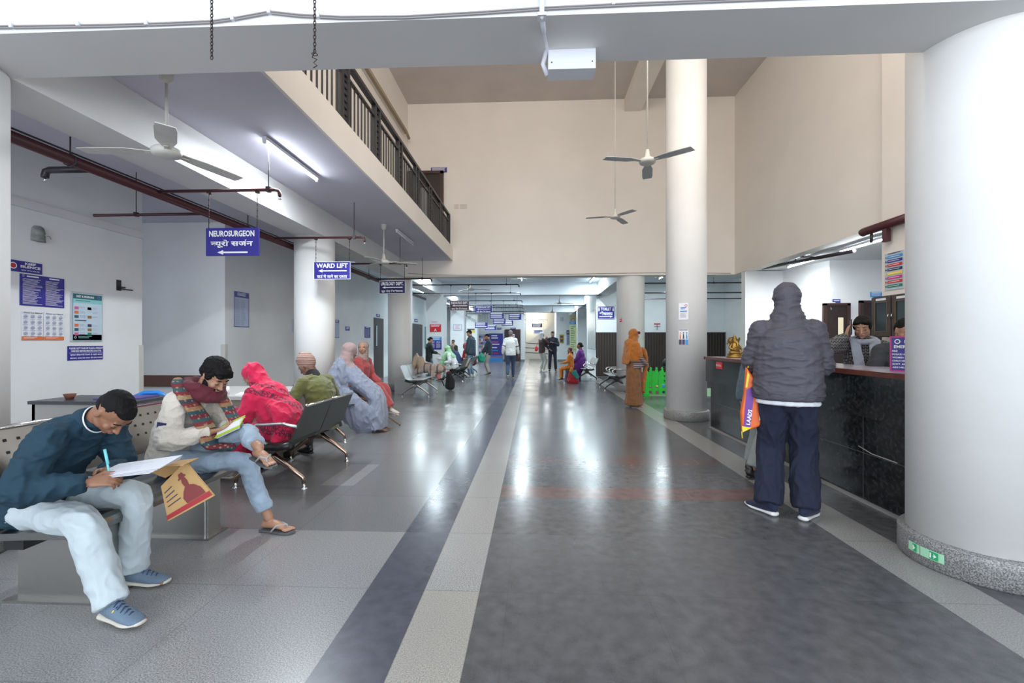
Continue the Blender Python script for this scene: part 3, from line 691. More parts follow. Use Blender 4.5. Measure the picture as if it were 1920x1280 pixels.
fan(-1.9, 13.8, 2.9, 3.45, R(15), 'thin white fan behind the maroon sign', .58)

# ================= things on the front beam =================
for (u, vb, lab) in ((397, 108, 'rusty chain hanging free from above, left one'), (590, 96, 'rusty chain with a wire hook hanging free, right one')):
    p = on(u, vb, Y=2.15); r_ = empty('chain', p, 0, lab, 'chain'); z = 0; k = 0; m_ = MB()
    while z < 1.3:
        pts = [(.006*math.cos(t), 0, .011*math.sin(t)) for t in [2*PI*i/8 for i in range(8)]]
        if k % 2: pts = [(0, a[0], a[2]) for a in pts]
        m_.tube([(a[0], a[1], a[2]+z) for a in pts], .0022, 5, closed=True); z += .017; k += 1
    m_.build('links', RUST, r_)
    if u == 590: MB().tube([(0, 0, 0), (-.012, 0, -.03), (.012, 0, -.04), (-.005, 0, -.055), (.012, 0, -.07), (-.006, 0, -.08)], .0025, 6).lathe((0, 0, -.015), [(.012, -.002), (.015, 0), (.012, .002)], 12).build('hook', RUST, r_)
r_ = empty('beam_cable', (0, 2.37, 0), 0, 'twin grey cable clipped along the face of the front beam', 'cable')
for dv in (0, 4):
    pts = [on(u, v+dv, Y=2.37) for u, v in ((-30, 49), (60, 48), (200, 46), (300, 43), (395, 39), (440, 33), (505, 21), (560, 27), (640, 31), (760, 30), (900, 22), (1015, 14), (1200, 5), (1400, -3), (1700, -15))]
    MB().tube([(p.x, 0, p.z) for p in pts], .004, 6).build('cable', WIRE, r_)
for u, v in ((23, 49), (148, 46), (276, 44), (437, 35), (505, 22), (597, 30), (1150, 6)):
    p = on(u, v, Y=2.37); MB().box(p.x-.008, -.012, p.z-.012, p.x+.008, .01, p.z+.012).build('clip', WHITEP, r_)
p0 = on(1025, 108, Y=2.80)
r_ = empty('junction_box', (0, 0, 0), 0, 'white rectangular box fixed under the front beam', 'box')
a, b = on(1028, 130, Y=2.66), on(1117, 106, Y=2.66)
MB().box(a.x, 2.66, a.z+.0, b.x, 2.775, a.z+.13).build('case', WHITEP, r_)
MB().ball((a.x+.02, 2.659, a.z+.04), .004, n=8, m=6).ball((b.x-.02, 2.659, a.z+.04), .004, n=8, m=6).build('screw', PIPEG, r_)
r_ = empty('beam_conduit', (0, 0, 0), 0, 'white plastic conduit looping under the beam into the box', 'conduit')
pts = [on(1016, -20, Y=2.35), on(1016, 30, Y=2.35), on(1020, 60, Y=2.52), on(1026, 90, Y=2.66), on(1018, 120, Y=2.72), on(1026, 142, Y=2.74)]
MB().tube(pts, .014, 10).build('pipe', WHITEP, r_)
for i in (1, 3): p = pts[i]; MB().box(p.x-.022, p.y-.02, p.z-.008, p.x+.022, p.y+.03, p.z+.008).build('clip', WHITEP, r_)
r_ = empty('lintel_cable', (0, 11.78, 0), 0, 'thin cable sagging along the wall above the low opening', 'cable')
pts = [on(u, v, Y=11.78) for u, v in ((765, 512), (800, 515), (900, 516), (1000, 515), (1150, 512), (1240, 511), (1370, 512))]
MB().tube([(p.x, 0, p.z) for p in pts], .006, 6).build('cable', WIRE, r_)
# small plates on the cream wall above the gallery door
r_ = empty('wall_plate', (-1.95, 11.79, 4.82), 0, 'cream plate on the wall right of the gallery door', 'plate'); MB().box(-.12, 0, -.06, .0, .01, .06).box(.03, 0, -.06, .22, .01, .06).build('plate', mat('cream_plate', (.66, .60, .54), .5), r_)
# ================= reception desk =================
CT = 1.07
dk = empty('reception_counter', (2.62, 3.13, 0), 0, 'long black granite reception counter with a brown edged top', 'counter')
WOODE = mat('counter_edge', (.13, .035, .022), .3, var=.25, vscale=12); CTOP = mat('counter_top', (.36, .33, .40), .22, var=.12, vscale=30)
MB().box(.06, 0, 0, .30, 3.89, .74).build('front_panel', BLACKG, dk)
MB().box(0, 0, .70, .34, 3.93, 1.035).build('upper_panel', BLACKG, dk)
MB().box(.07, 3.87, 0, .9, 3.91, 1.03).build('end_panel', BLACKG, dk)
MB().box(.03, 0, 0, .07, 3.89, .02).build('floor_bead', mat('grout_grey', (.3, .29, .28), .6), dk)
for z in (.395,): MB().box(.055, 0, z, .0605, 3.89, z+.004).build('panel_joint', mat('joint_grey', (.10, .10, .10), .5), dk)
for yy in (.7, 1.8, 2.9): MB().box(.0575, yy, 0, .0605, yy+.004, .7).build('panel_joint', MATS['joint_grey'], dk)
MB().box(-.015, 0, 1.03, .02, 3.97, CT).box(-.015, 3.94, 1.03, .60, 3.97, CT).build('edge_strip', WOODE, dk)
MB().box(.02, 0, 1.03, .60, 3.94, CT).build('counter_top', CTOP, dk)
MB().box(.34, 0, .70, .52, 3.87, .74).build('work_surface', mat('desk_inner', (.5, .46, .42), .4), dk)
MB().tube([(.0555, .35, .405), (.0555, .6, .41), (.0555, .75, .44)], .004, 5).build('crack', mat('chip_pale', (.45, .43, .4), .7), dk)
p = on(1348, 685, X=2.61)
r_, f = panel('help_plate', 'red May I Help You plate on the counter front', 'sign', (2.612, p.y, p.z), RW, .21, .095, SRED, .006); f.text('May I Help You', 0, 0, .042, .18, SWHITE, .02); f.done('lettering', r_)
# emergency list standing on the counter
r_, f = panel('helpline_stand', 'blue PUSH EMERGENCY helpline board with magenta rim standing on the counter', 'sign', (2.86, 3.58, CT+.135), R(-40), .26, .27, BLUE, .012, border=MAGENTA, bw=.01)
f.ring(-.085, .095, .018, SWHITE, .35); f.text('PUSH', .0, .095, .024, .09, SWHITE, .03); f.text('EMERGENCY', -.02, .055, .024, .17, SWHITE, .03)
for i, t in enumerate(('FIRE', 'POLICE HELPLINE', 'WOMEN HELPLINE', 'CHILD HELPLINE NUM', 'GOVT. AMBULANCE', 'AIDS HELPLINE NUM')):
    f.text(t, -.115, .022-i*.025, .013, None, SWHITE, .03, 'l', False)
f.done('lettering', r_); MB().box(-.13, .0, -.135, .13, .09, -.128).build('foot', MAGENTA, r_)
# screen lying low behind the ledge
r_ = empty('monitor', (3.36, 4.30, CT-.10), R(-60), 'black computer monitor seen from behind the counter ledge', 'monitor')
MB().box(-.27, 0, -.16, .27, .02, .19).build('screen_bezel', BLACKP, r_); MB().box(-.25, -.002, -.14, .25, 0, .17).build('screen_panel', mat('screen_off', (.01, .01, .012), .1), r_); MB().box(-.03, .02, -.2, .03, .05, .05).box(-.12, -.05, -.21, .12, .12, -.2).build('stand', BLACKP, r_)
# brass elephant-headed figurine kept as a seated deity statue
BRASS = mat('brass', (.30, .18, .045), .34, .9, bump=.4, bscale=70)
s_ = empty('brass_statue', (2.86, 6.62, CT), R(20), 'gold brass seated figurine on the far end of the counter', 'statue')
st = MB(); st.lathe((0, 0, 0), [(0, 0), (.11, 0), (.11, .02), (.09, .035), (.10, .05), (.09, .06), (0, .06)], 20); st.build('base', BRASS, s_)
st = MB(); st.loft([(0, 0, .07), (0, -.005, .13), (0, 0, .19)], [(.055, .05), (.068, .06), (.05, .042)]); 
for s in (-1, 1):
    st.loft([(s*.03, .0, .075), (s*.10, -.03, .075), (s*.02, -.08, .07)], [.028, .028, .02]); st.loft([(s*.05, 0, .19), (s*.095, -.01, .14), (s*.075, -.05, .12)], [.02, .018, .014]); st.loft([(s*.05, .02, .2), (s*.09, .02, .24), (s*.085, 0, .28)], [.016, .014, .012]); st.ball((s*.05, .005, .235), (.03, .008, .03))
st.ball((0, -.005, .23), (.036, .034, .036)); st.loft([(0, -.03, .225), (0, -.055, .19), (-.02, -.06, .155), (-.045, -.055, .15)], [.016, .014, .011, .008]); st.build('figure', BRASS, s_)
MB().lathe((0, 0, .25), [(.036, 0), (.03, .02), (.033, .025), (.02, .045), (.022, .05), (.008, .075), (0, .085)], 16).build('crown', BRASS, s_)
MB().tube([(.1*math.cos(t), .03, .19+.10*math.sin(t)) for t in [PI*i/14 for i in range(15)]], .008, 8).build('halo', BRASS, s_)

# ================= office wall things =================
def wdoor(n, u0, u1, vt, Y, label=None):
    a = on(u0, vt, Y=Y); b = on(u1, vt, Y=Y)
    o = struct(n, MB().box(a.x, Y-.04, 0, b.x, Y, a.z), WOODD)
    MB().box(a.x-.05, Y-.06, 0, a.x+.02, Y, a.z+.05).box(b.x-.02, Y-.06, 0, b.x+.05, Y, a.z+.05).box(a.x-.05, Y-.06, a.z, b.x+.05, Y, a.z+.05).build('door_frame', MATS['door_frame_brown'], o)
    return o, a, b
o, a, b = wdoor('door_4', 1546, 1587, 573, 9.94)
c = on(1572, 595, Y=9.89); d = on(1581, 643, Y=9.89); MB().box(c.x, 9.885, d.z, d.x, 9.9, c.z).build('door_pane', mat('warm_pane', (.62, .54, .38), .5, emit=.35), o)
o, a, b = wdoor('door_5', 1614, 1660, 568, 9.94)
q = on(1563, 564, Y=9.93); r_, f = panel('room_sign', 'small blue plate over the office door', 'sign', (q.x+.06, 9.93, q.z), 0, .16, .07, BLUE); f.lines(-.06, .06, -.012, .014, 1, SWHITE, .7, 0); f.done('lettering', r_)
q = on(1643, 552, Y=9.93); r_, f = panel('room_sign', 'light blue plate above the wall cabinet', 'sign', (q.x, 9.93, q.z), 0, .24, .11, SKYB); f.lines(-.1, .1, -.04, .045, 3, SWHITE, .4, .1); f.done('lettering', r_)
q = on(1534, 570, Y=9.93); r_ = empty('wall_socket', (6.33, 9.93, q.z), 0, 'small socket with dangling wires on the office wall', 'socket'); MB().box(-.03, -.02, -.04, .03, 0, .04).build('plate', WHITEP, r_); MB().tube([(0, -.02, -.02), (-.06, -.03, -.12), (-.09, -.02, .05), (-.03, -.02, .2), (-.01, -.02, .32)], .004, 5).build('wire', WHITEP, r_)
cb = empty('wall_cabinet', (4.76, 6.28, 1.36), RW, 'dark wooden wall cabinet with two glazed doors on the pier', 'cabinet')
CW = mat('cabinet_wood', (.050, .030, .022), .4, var=.25, vscale=10, stretch=(6, 6, 1)); CWL = mat('cabinet_bead', (.14, .09, .05), .5)
MB().box(-.36, .01, 0, .36, .24, .56).build('body', CW, cb)
for s in (-1, 1):
    x0, x1 = (-.35, -.01) if s < 0 else (.01, .35)
    d_ = MB().box(x0, -.012, .01, x0+.06, .01, .55).box(x1-.06, -.012, .01, x1, .01, .55).box(x0+.06, -.012, .01, x1-.06, .01, .08).box(x0+.06, -.012, .47, x1-.06, .01, .55).build('door', CW, cb)
    MB().box(x0+.06, -.002, .08, x1-.06, .004, .47).build('glass', mat('cabinet_glass', (.035, .05, .055), .08), d_)
    MB().box(x0+.055, -.016, .075, x0+.065, -.01, .475).box(x1-.065, -.016, .075, x1-.055, -.01, .475).box(x0+.065, -.016, .47, x1-.065, -.01, .48).box(x0+.065, -.016, .07, x1-.065, -.01, .08).build('bead', CWL, d_)
    MB().tube([(-s*-.03, -.02, .25), (-s*-.03, -.035, .28), (-s*-.03, -.02, .32)], .005, 6).build('handle', CHROME, d_)
    MB().box(x0+.08, -.014, .50, x1-.08, -.012, .53).build('sticker', PAPER, d_)
q0 = on(1663, 500, X=4.99); r_, f = panel('colour_code_poster', 'striped multicolour instruction poster on the pier above the cabinet', 'poster', (4.99, 6.55, 2.28), RW, .33, .52, mat('poster_blue_grey', (.48, .58, .66), .5), .003)
for i, m_ in enumerate((SKYB, BLUE, SRED, NAVY, YELLOW, MAGENTA, SRED, GREENP)):
    z = .20-i*.058; f.rect(-.11, z-.02, .15, z+.018, m_); f.rect(-.09, z-.003, .1, z+.003, SWHITE); f.disc(-.135, z, .013, m_)
f.lines(-.1, .12, .236, .252, 1, INK, .6, 0); f.done('artwork', r_)
r_ = empty('wall_switch', (5.07, 11.24, 1.62), 0, 'tiny switch on the white corner wall left of the hooded man', 'switch'); MB().box(.2, 0, -.03, .24, .01, .03).build('plate', WHITEP, r_)

# ================= left area furniture =================
tb = empty('side_desk', (-4.66, 3.98, 0), 0, 'grey desk with a thin dark top against the near left wall', 'desk')
MB().box(0, 0, .72, 1.0, .5, .75).build('desk_top', mat('desk_top_dark', (.06, .06, .07), .35), tb); MB().box(.02, .02, 0, .98, .05, .72).box(.02, .02, 0, .05, .48, .72).box(.95, .02, 0, .98, .48, .72).build('side_panel', mat('desk_panel', (.38, .36, .34), .5), tb)
bw = empty('clay_bowl', (-4.42, 4.14, .75), 0, 'small brown clay bowl on the grey side desk', 'bowl'); MB().lathe((0, 0, 0), [(0, 0), (.028, 0), (.05, .05), (.046, .05), (.026, .008), (0, .008)], 20).build('bowl', mat('clay', (.17, .06, .035), .7), bw)
bk = empty('papers', (-3.95, 4.25, .75), R(8), 'thin stack of blue edged papers on the grey side desk', 'papers'); MB().box(-.22, -.12, 0, .2, .15, .012).build('sheets', mat('folder_purple', (.10, .07, .30), .5), bk)
ds = empty('consult_desk', (-3.2, 4.95, 0), 0, 'grey steel desk with pale top between the scarf man and pink shawl', 'desk')
MB().box(-.55, -.5, .71, .5, .55, .745).build('desk_top', mat('desk_top_pale', (.55, .54, .52), .35), ds); MB().box(-.5, -.45, 0, .45, -.42, .71).box(.42, -.45, 0, .45, .5, .71).box(-.5, -.45, 0, -.47, .5, .71).build('side_panel', mat('desk_taupe', (.28, .25, .22), .4, .3), ds)
pp = empty('papers', (-2.93, 4.7, .745), R(20), 'open white papers on the pale desk beside the pink shawl', 'papers'); MB().box(-.18, -.12, 0, .16, .12, .012).build('sheets', PAPER, pp)
rl_ = empty('paper_roll', (-3.22, 4.6, .745), 0, 'white paper roll standing on the pale desk', 'roll'); MB().tube([(0, 0, 0), (0, 0, .085)], .045, 18).build('roll', PAPER, rl_)
pc = empty('plastic_chair', (-4.36, 4.95, 0), R(20), 'bright blue plastic chair in front of the left recess', 'chair')
PB = mat('plastic_blue', (.02, .25, .75), .35)
a = MB()
pts = [(-.19, .0, .43), (-.20, .04, .62), (-.17, .07, .76), (-.08, .09, .80), (.08, .09, .80), (.17, .07, .76), (.20, .04, .62), (.19, 0, .43)]
a.tube(pts, .03, 10); a.tube([(-.19, .03, .56), (.19, .03, .56)], .035, 8); a.tube([(-.18, .05, .70), (-.07, .075, .66), (.07, .075, .66), (.18, .05, .70)], .02, 8); a.build('backrest', PB, pc)
MB().box(-.22, -.36, .40, .22, .03, .43).build('seat', PB, pc)
for sx in (-1, 1):
    for sy in (-.34, 0): MB().tube([(sx*.19, sy, .42), (sx*.23, sy-.02, 0)], .018, 8).build('leg', PB, pc)

pc.scale = (.82, .88, .89)
# ================= steel bench of the front row =================
def perforated(mb, x0, y0, x1, y1, z, rows, cols, M):
    pass
BX = -2.12
STS = mat('seat_steel', (.30, .30, .30), .22, 1.0, bump=.08, bscale=25)
hole = mat('punched_hole', (.008, .008, .008), .8)
def steel_bench(name, label, y0, y1, flip=False, peds=(), rz=0, loc=None, backs=((0.0, 1.0),), holes=True):
    r = empty(name, (0, 0, 0) if not loc else loc, rz, label, 'bench')
    # seat: curved profile in x-z extruded along y
    prof = [(BX-.50, .405), (BX-.42, .395), (BX-.2, .405), (BX-.06, .425), (BX-.01, .42), (BX, .40), (BX-.005, .372), (BX-.03, .362), (BX-.06, .375), (BX-.2, .372), (BX-.42, .362), (BX-.50, .375)]
    MB().prism(prof, 'y', y0, y1, smooth=False).build('seat', STS, r)
    for (a, b) in backs:
        n = (V((-.24, 0, 1))).normalized()
        bp = MB(); x0, z0, x1, z1 = BX-.52, .545, BX-.62, .85
        bp.prism([(x0, z0), (x1, z1), (x1+.012, z1+.003), (x0+.012, z0+.003)], 'y', a, b); 
        if holes:
            h = bp.slot(1)
            for i in range(3):
                for k in range(int((b-a-.1)/.062)):
                    t = .38+.2*i; x = x0+(x1-x0)*t+.0135; z = z0+(z1-z0)*t+.003; yy = a+.07+k*.062
                    h.add([(x, yy, z), (x, yy+.016, z), (x-.005, yy+.016, z+.014), (x-.005, yy, z+.014)], [(0, 1, 2, 3)])
        ob = bp.build('backrest', [STEEL, hole], r)
        MB().tube([(x1+.004, a, z1+.004), (x1+.004, b, z1+.004)], .014, 10).build('top_rail', CHROME, ob)
        for yy in (a+.12, b-.12): MB().tube([(BX-.46, yy, .40), (BX-.545, yy, .62)], .021, 10).build('bracket', STEEL, r)
    MB().box(BX-.40, y0+.03, .31, BX-.30, y1-.03, .365).build('beam', BLACKP, r)
    for yy in peds:
        MB().box(BX-.47, yy-.03, .012, BX-.03, yy+.10, .36).build('pedestal', STEEL, r); MB().box(BX-.52, yy-.06, 0, BX-.0, yy+.13, .012).build('base_plate', STEEL, r)
        MB().box(BX-.045, yy-.034, .012, BX-.04, yy-.03, .36).box(BX-.025, yy-.034, .012, BX-.02, yy-.03, .36).build('seam', CHROME, r)
    return r
steel_bench('steel_bench', 'brushed steel bench with punched backrest under the two near seated men', 2.02, 3.32, peds=(2.20, 2.93), backs=((1.2, 3.33),))
r2 = steel_bench('steel_bench', 'steel bench seat standing behind the near bench, facing away', 0, .85, peds=(.5,), rz=PI, loc=(-5.40, 3.85, 0), backs=(), holes=False)
# ================= airport style bench facing left =================
DG = mat('perforated_charcoal', (.10, .105, .10), .42, .8, bump=.3, bscale=220); LEGC = mat('bronze_chrome', (.42, .30, .24), .18, 1.0)
def beam_bench(name, label, loc, rz, seats=2, seatw=.52, m=None, arms=(0,), lm=None, group=None):
    """local: sitters face -x, seats run along +y from 0"""
    m = m or DG; lm = lm or LEGC
    r = empty(name, loc, rz, label, 'bench', group); L = seats*seatw
    prof = [(-.47, .40), (-.44, .425), (-.25, .41), (-.08, .395), (-.03, .42), (.12, .765), (.13, .775), (.118, .78), (.10, .768), (-.05, .43), (-.09, .412), (-.25, .425), (-.44, .44), (-.475, .415)]
    for k in range(seats):
        y0 = k*seatw+.012; y1 = (k+1)*seatw-.012
        q = [(-.46, .41), (-.25, .40), (-.07, .385), (-.05, .397), (-.25, .415), (-.46, .425)]
        MB().prism(q, 'y', y0, y1).build('seat', m, r)
        MB().prism([(-.06, .385), (-.01, .44), (.11, .735), (.095, .74), (-.03, .45), (-.075, .40)], 'y', y0, y1).build('backrest', m, r)
        MB().tube([(.104, y0, .738), (.104, y1, .738)], .011, 8).build('top_rail', CHROME, r)
        MB().ball((.104, y0+.01, .745), (.014, .02, .014), n=8, m=6).build('rail_clip', CHROME, r)
    MB().box(-.30, -.02, .315, -.20, L+.02, .375).build('beam', BLACKP, r)
    for k in range(seats+1): MB().tube([(-.30, k*seatw, .38), (-.12, k*seatw, .375), (-.03, k*seatw, .40)], .03, 8).build('seat_bracket', BLACKP, r) if 0 < k < seats or True else None
    for yy in (.06, L-.06):
        for s in (-1, 1):
            e = .30
            MB().tube([(-.25, yy, .33), (-.25+s*.06, yy, .27), (-.25+s*.17, yy, .20), (-.25+s*e, yy, .10), (-.25+s*(e+.01), yy, .05)], [.032, .030, .024, .018, .016], 10).build('leg', lm, r)
            MB().lathe((-.25+s*(e+.01), yy, 0), [(0, 0), (.028, 0), (.028, .008), (.010, .014), (.010, .05)], 14).build('foot_glide', CHROME, r)
        MB().box(-.28, yy-.02, .25, -.22, yy+.02, .33).build('leg_block', lm, r)
    for k in arms:
        y = k*seatw
        MB().tube([(.03, y, .56), (-.12, y, .585), (-.33, y, .575), (-.38, y, .54), (-.36, y, .49), (-.24, y, .40)], .016, 8).build('armrest', CHROME, r)
    return r
beam_bench('waiting_bench', 'charcoal two-seat waiting bench with curved bronze legs', (-2.08, 3.86, 0), 0, 2, arms=(0,))
beam_bench('waiting_bench', 'dark waiting bench under the grey blue shawl sitter', (-2.95, 6.75, 0), R(178), 2, arms=(), m=DG)
SIL = mat('silver_perforated', (.55, .57, .58), .3, .9, bump=.25, bscale=180); LEGD = mat('leg_black', (.02, .02, .022), .3)
beam_bench('waiting_bench', 'silver waiting bench nearest on the right, by the green fence', (2.42, 11.9, 0), 0, 2, m=SIL, arms=(0, 1, 2), lm=LEGD)
beam_bench('waiting_bench', 'silver waiting bench farther on the right beside the purple dress', (2.0, 14.9, 0), R(0), 3, m=SIL, arms=(0, 1, 2, 3), lm=LEGD)
b_ = beam_bench('waiting_bench', 'grey bench of the sleeper beside the far round column', (-3.35, 11.2, 0), R(180), 2, m=SIL, arms=(), lm=STEEL)
MB().box(.0, .0, 0, .45, .30, .36).build('pedestal', STEEL, b_)
b_.location = (-2.98, 11.4, 0)
beam_bench('waiting_bench', 'grey waiting bench beside the green shawl woman', (-2.35, 14.6, 0), R(0), 2, m=DG, arms=(0,), lm=LEGD)

# ================= play fence and toys =================
GR = mat('fence_green', (.02, .52, .04), .35)
def picket(name, label, x0, y, n, w=.115):
    r = empty(name, (x0, y, 0), 0, label, 'fence')
    for i in range(n):
        x = i*w*1.35; h = .60
        MB().prism([(x, .04), (x+w*.72, .04), (x+w*.72, h-.1), (x+w*.52, h-.085), (x+w*.62, h-.03), (x+w*.36, h), (x+w*.10, h-.03), (x+w*.2, h-.085), (x, h-.1)], 'y', -.02, .02).build('picket', GR, r)
    L = n*w*1.35
    for z in (.12, .38): MB().box(-.02, -.012, z, L, .03, z+.07).build('rail', GR, r)
    MB().box(-.05, -.12, 0, .08, .12, .05).box(L-.08, -.12, 0, L+.05, .12, .05).build('foot', GR, r)
    return r
picket('play_fence', 'bright green plastic picket fence, nearer one beside the tall column', 2.68, 11.05, 8)
picket('play_fence', 'bright green plastic picket fence, farther one before the brown wainscot', 2.72, 12.7, 10)
r_ = empty('play_mat', (4.0, 11.9, 0), 0, 'pale green play mat inside the green fences', 'mat'); MB().box(-1.4, -.9, 0, 1.4, .9, .015).build('mat', mat('mat_green', (.25, .42, .25), .7), r_)
for (x, y, m_, lab, sc) in ((3.0, 11.5, PINKINK, 'pink toy block behind the green fence', .1), (3.25, 11.6, SKYB, 'blue toy ball behind the green fence', .11), (3.18, 11.9, YELLOW, 'yellow toy block behind the green fence', .08)):
    r_ = empty('toy', (x, y, .015), 0, lab, 'toy'); g = MB()
    if 'ball' in lab: g.ball((0, 0, sc), sc)
    else: g.box(-sc, -sc, 0, sc, sc, sc*1.6).lathe((0, 0, sc*1.6), [(sc*.5, 0), (sc*.5, sc*.3), (0, sc*.3)], 14)
    g.build('body', m_, r_)
r_ = empty('red_toy_slide', (2.66, 11.25, 0), 0, 'red plastic toy panel beside the green fence', 'toy'); MB().prism([(-.1, .03), (.02, .03), (.02, .5), (-.03, .56), (-.1, .44)], 'y', -.1, .1).build('panel', SRED, r_)
r_ = empty('yellow_toy_panel', (2.35, 12.75, 0), 0, 'yellow plastic panel behind the silver bench', 'toy'); MB().box(-.02, -.02, 0, .12, .02, .62).box(.0, -.04, .50, .1, .04, .60).build('panel', YELLOW, r_)
r_ = empty('black_bundle', (4.2, 13.9, .55), 0, 'black cloth bundle on a stool behind the fence', 'bundle'); MB().ball((0, 0, .12), (.34, .2, .17)).ball((.2, .05, .1), (.2, .2, .13)).build('cloth', mat('black_cloth', (.02, .025, .028), .8), r_)
MB().box(-.3, -.15, -.55, .3, .15, 0).build('stool', BLACKP, r_)

# ================= posters and boards farther in =================
def front(name, label, u0, v0, u1, v1, Y, m, cat='sign', t=.006, **k):
    a = on(u0, v0, Y=Y); b = on(u1, v1, Y=Y); r, f = panel(name, label, cat, ((a.x+b.x)/2, Y-t, (a.z+b.z)/2), 0, b.x-a.x, a.z-b.z, m, t, **k)
    return r, f, b.x-a.x, a.z-b.z
r_, f, w, h = front('red_notice', 'red notice with a white figure on the left pillar', 806, 608, 827, 622, 16.59, SRED); f.lines(-w*.4, w*.4, h*.15, h*.42, 2, SWHITE, .5, .1); f.poly([(-.05, -h*.42), (0, -h*.02), (.05, -h*.42), (.02, -h*.42), (0, -h*.2), (-.02, -h*.42)], SWHITE); f.done('lettering', r_)
r_, f, w, h = front('blue_notice', 'blue framed notice on the left pillar below the red notice', 806, 631, 828, 655, 16.59, BLUE); f.rect(-w/2, h*.2, w/2, h/2, SKYB); f.lines(-w*.4, w*.4, h*.22, h*.46, 3, SWHITE, .4, .1); f.lines(-w*.42, -w*.04, -h*.42, h*.12, 6, SWHITE, .3); f.lines(w*.04, w*.42, -h*.42, h*.12, 6, SWHITE, .3, seed=4); f.done('lettering', r_)
r_, f, w, h = front('small_label', 'narrow label above the red notice', 808, 602, 823, 605, 16.59, PAPER, t=.003); f.lines(-w*.4, w*.4, -h*.3, h*.4, 2, PINKINK, .4); f.done('lettering', r_)
r_, f, w, h = front('pillar_notice', 'white framed notice on the second left pillar', 850, 608, 866, 619, 21.49, PAPER, border=GREYINK, bw=.02); f.lines(-w*.3, w*.3, -h*.3, h*.3, 4, PINKINK, .3); f.done('lettering', r_)
r_, f, w, h = front('yellow_notice', 'small yellow board on the third left pillar', 876, 616, 890, 624, 26.59, YELLOW); f.rect(-w/2, h*.2, w/2, h/2, INK); f.rect(-w/2, -h*.1, w/2, 0, INK); f.done('lettering', r_)
r_, f, w, h = front('information_banner', 'tall blue information banner standing by the far rear wall', 916, 625, 943, 678, 29.5, BLUE, cat='banner')
f.rect(-w/2, -h/2, w/2, -h*.28, SKYB); f.rect(-w*.5, -h*.34, w*.5, -h*.31, SRED)
for i, (z, m_) in enumerate(((.42, SWHITE), (.34, SWHITE), (.2, PINKINK), (.12, SWHITE), (.0, SWHITE), (-.1, SKYB), (-.2, SRED))): f.rect(-w*.3, h*z-.03, w*(.1+.05*(i % 4)), h*z+.03, m_)
f.done('artwork', r_)
r_, f, w, h = front('information_banner', 'pale collage banner left of the tall blue banner', 893, 626, 915, 677.3, 29.6, mat('banner_pale', (.45, .45, .62), .5), cat='banner')
for i in range(5):
    for j in range(7): f.rect(-w*.42+i*w*.17, h*.36-j*h*.12, -w*.42+i*w*.17+w*.13, h*.36-j*h*.12+h*.08, [PINKINK, SKYB, PAPER, INK, ORANGE][(i*3+j) % 5])
f.done('artwork', r_)
o = struct('door_6', MB().box(on(947, 640, Y=29.9).x, 29.9, 0, on(976, 640, Y=29.9).x, 29.99, 2.1), mat('far_door_maroon', (.05, .022, .024), .5))
r_, f, w, h = front('room_sign', 'blue plate over the far maroon door', 957, 614, 967, 617.5, 29.98, BLUE); f.lines(-w*.4, w*.4, -h*.2, h*.3, 1, SWHITE, .4); f.done('lettering', r_)
r_, f, w, h = front('room_sign', 'blue plate on the far wall left of the maroon door', 932, 614, 940, 617.5, 29.98, BLUE); f.lines(-w*.4, w*.4, -h*.2, h*.3, 1, SWHITE, .4); f.done('lettering', r_)
r_, f, w, h = front('door_notice', 'white paper on the far maroon door', 961, 626, 965, 632, 29.88, PAPER, t=.003); f.rect(-w*.3, -.03, w*.3, .03, SRED); f.done('lettering', r_)
# right side boards of the low hall
r_, f, w, h = front('blue_board', 'dark blue board on the far right wall', 1062, 619, 1075, 627, 29.98, NAVY); f.ring(-w*.3, 0, .06, SWHITE); f.lines(-w*.1, w*.4, -h*.3, h*.3, 3, SWHITE, .4); f.done('lettering', r_)
r_, f, w, h = front('blue_board', 'pale text board below the dark blue board', 1062, 628, 1075, 647, 29.98, mat('board_pale', (.45, .5, .68), .5)); f.lines(-w*.4, w*.4, -h*.45, h*.45, 9, BLUE, .5); f.done('lettering', r_)
r_, f, w, h = front('garland_picture', 'framed yellow picture of a garlanded figure on the far right wall', 1049, 627, 1057, 643, 29.98, mat('frame_gold', (.42, .33, .06), .5), cat='picture'); f.rect(-w*.3, -h*.35, w*.3, h*.35, INK); f.disc(0, h*.05, .07, ORANGE); f.done('artwork', r_)
r_, f, w, h = front('wall_emblem', 'pale round emblem plate high on the far right wall', 1050, 594, 1057, 602, 29.98, mat('emblem_pale', (.6, .65, .7), .5)); f.ring(0, 0, w*.35, GREYINK); f.done('lettering', r_)
r_, f, w, h = front('pillar_banner', 'tall yellow banner of small lines on the right pillar', 1068, 590, 1081, 662, 27.9, mat('banner_yellow', (.62, .66, .36), .5), cat='banner'); f.lines(-w*.35, w*.4, -h*.45, h*.2, 14, GREENP, .3, .5); f.ring(0, h*.36, w*.3, PINKINK); f.done('artwork', r_)
r_, f, w, h = front('blue_board', 'blue plate crossing the tall yellow banner', 1068, 602, 1080, 608, 27.86, SKYB); f.lines(-w*.35, w*.4, -h*.3, h*.3, 2, SWHITE, .4); f.done('lettering', r_)
r_ = empty('steel_notice_sheet', (2.30, 18.3, 1.75), RW, 'frosted glass notice sheet on the side of the toilet wall', 'board'); MB().box(-1.2, 0, -.75, 1.2, .01, .75).build('sheet', mat('frosted_sheet', (.55, .62, .65), .25, .3), r_)
r_, f, w, h = front('wall_chart', 'white chart with a red heading over the brown wainscot', 1226, 606, 1238, 618, 16.99, PAPER, t=.003); f.rect(-w/2, h*.3, w/2, h/2, SRED); f.rect(-.01, -h/2, .01, h*.3, INK); f.rect(-w/2, -.01, w/2, .01, INK); f.done('lettering', r_)
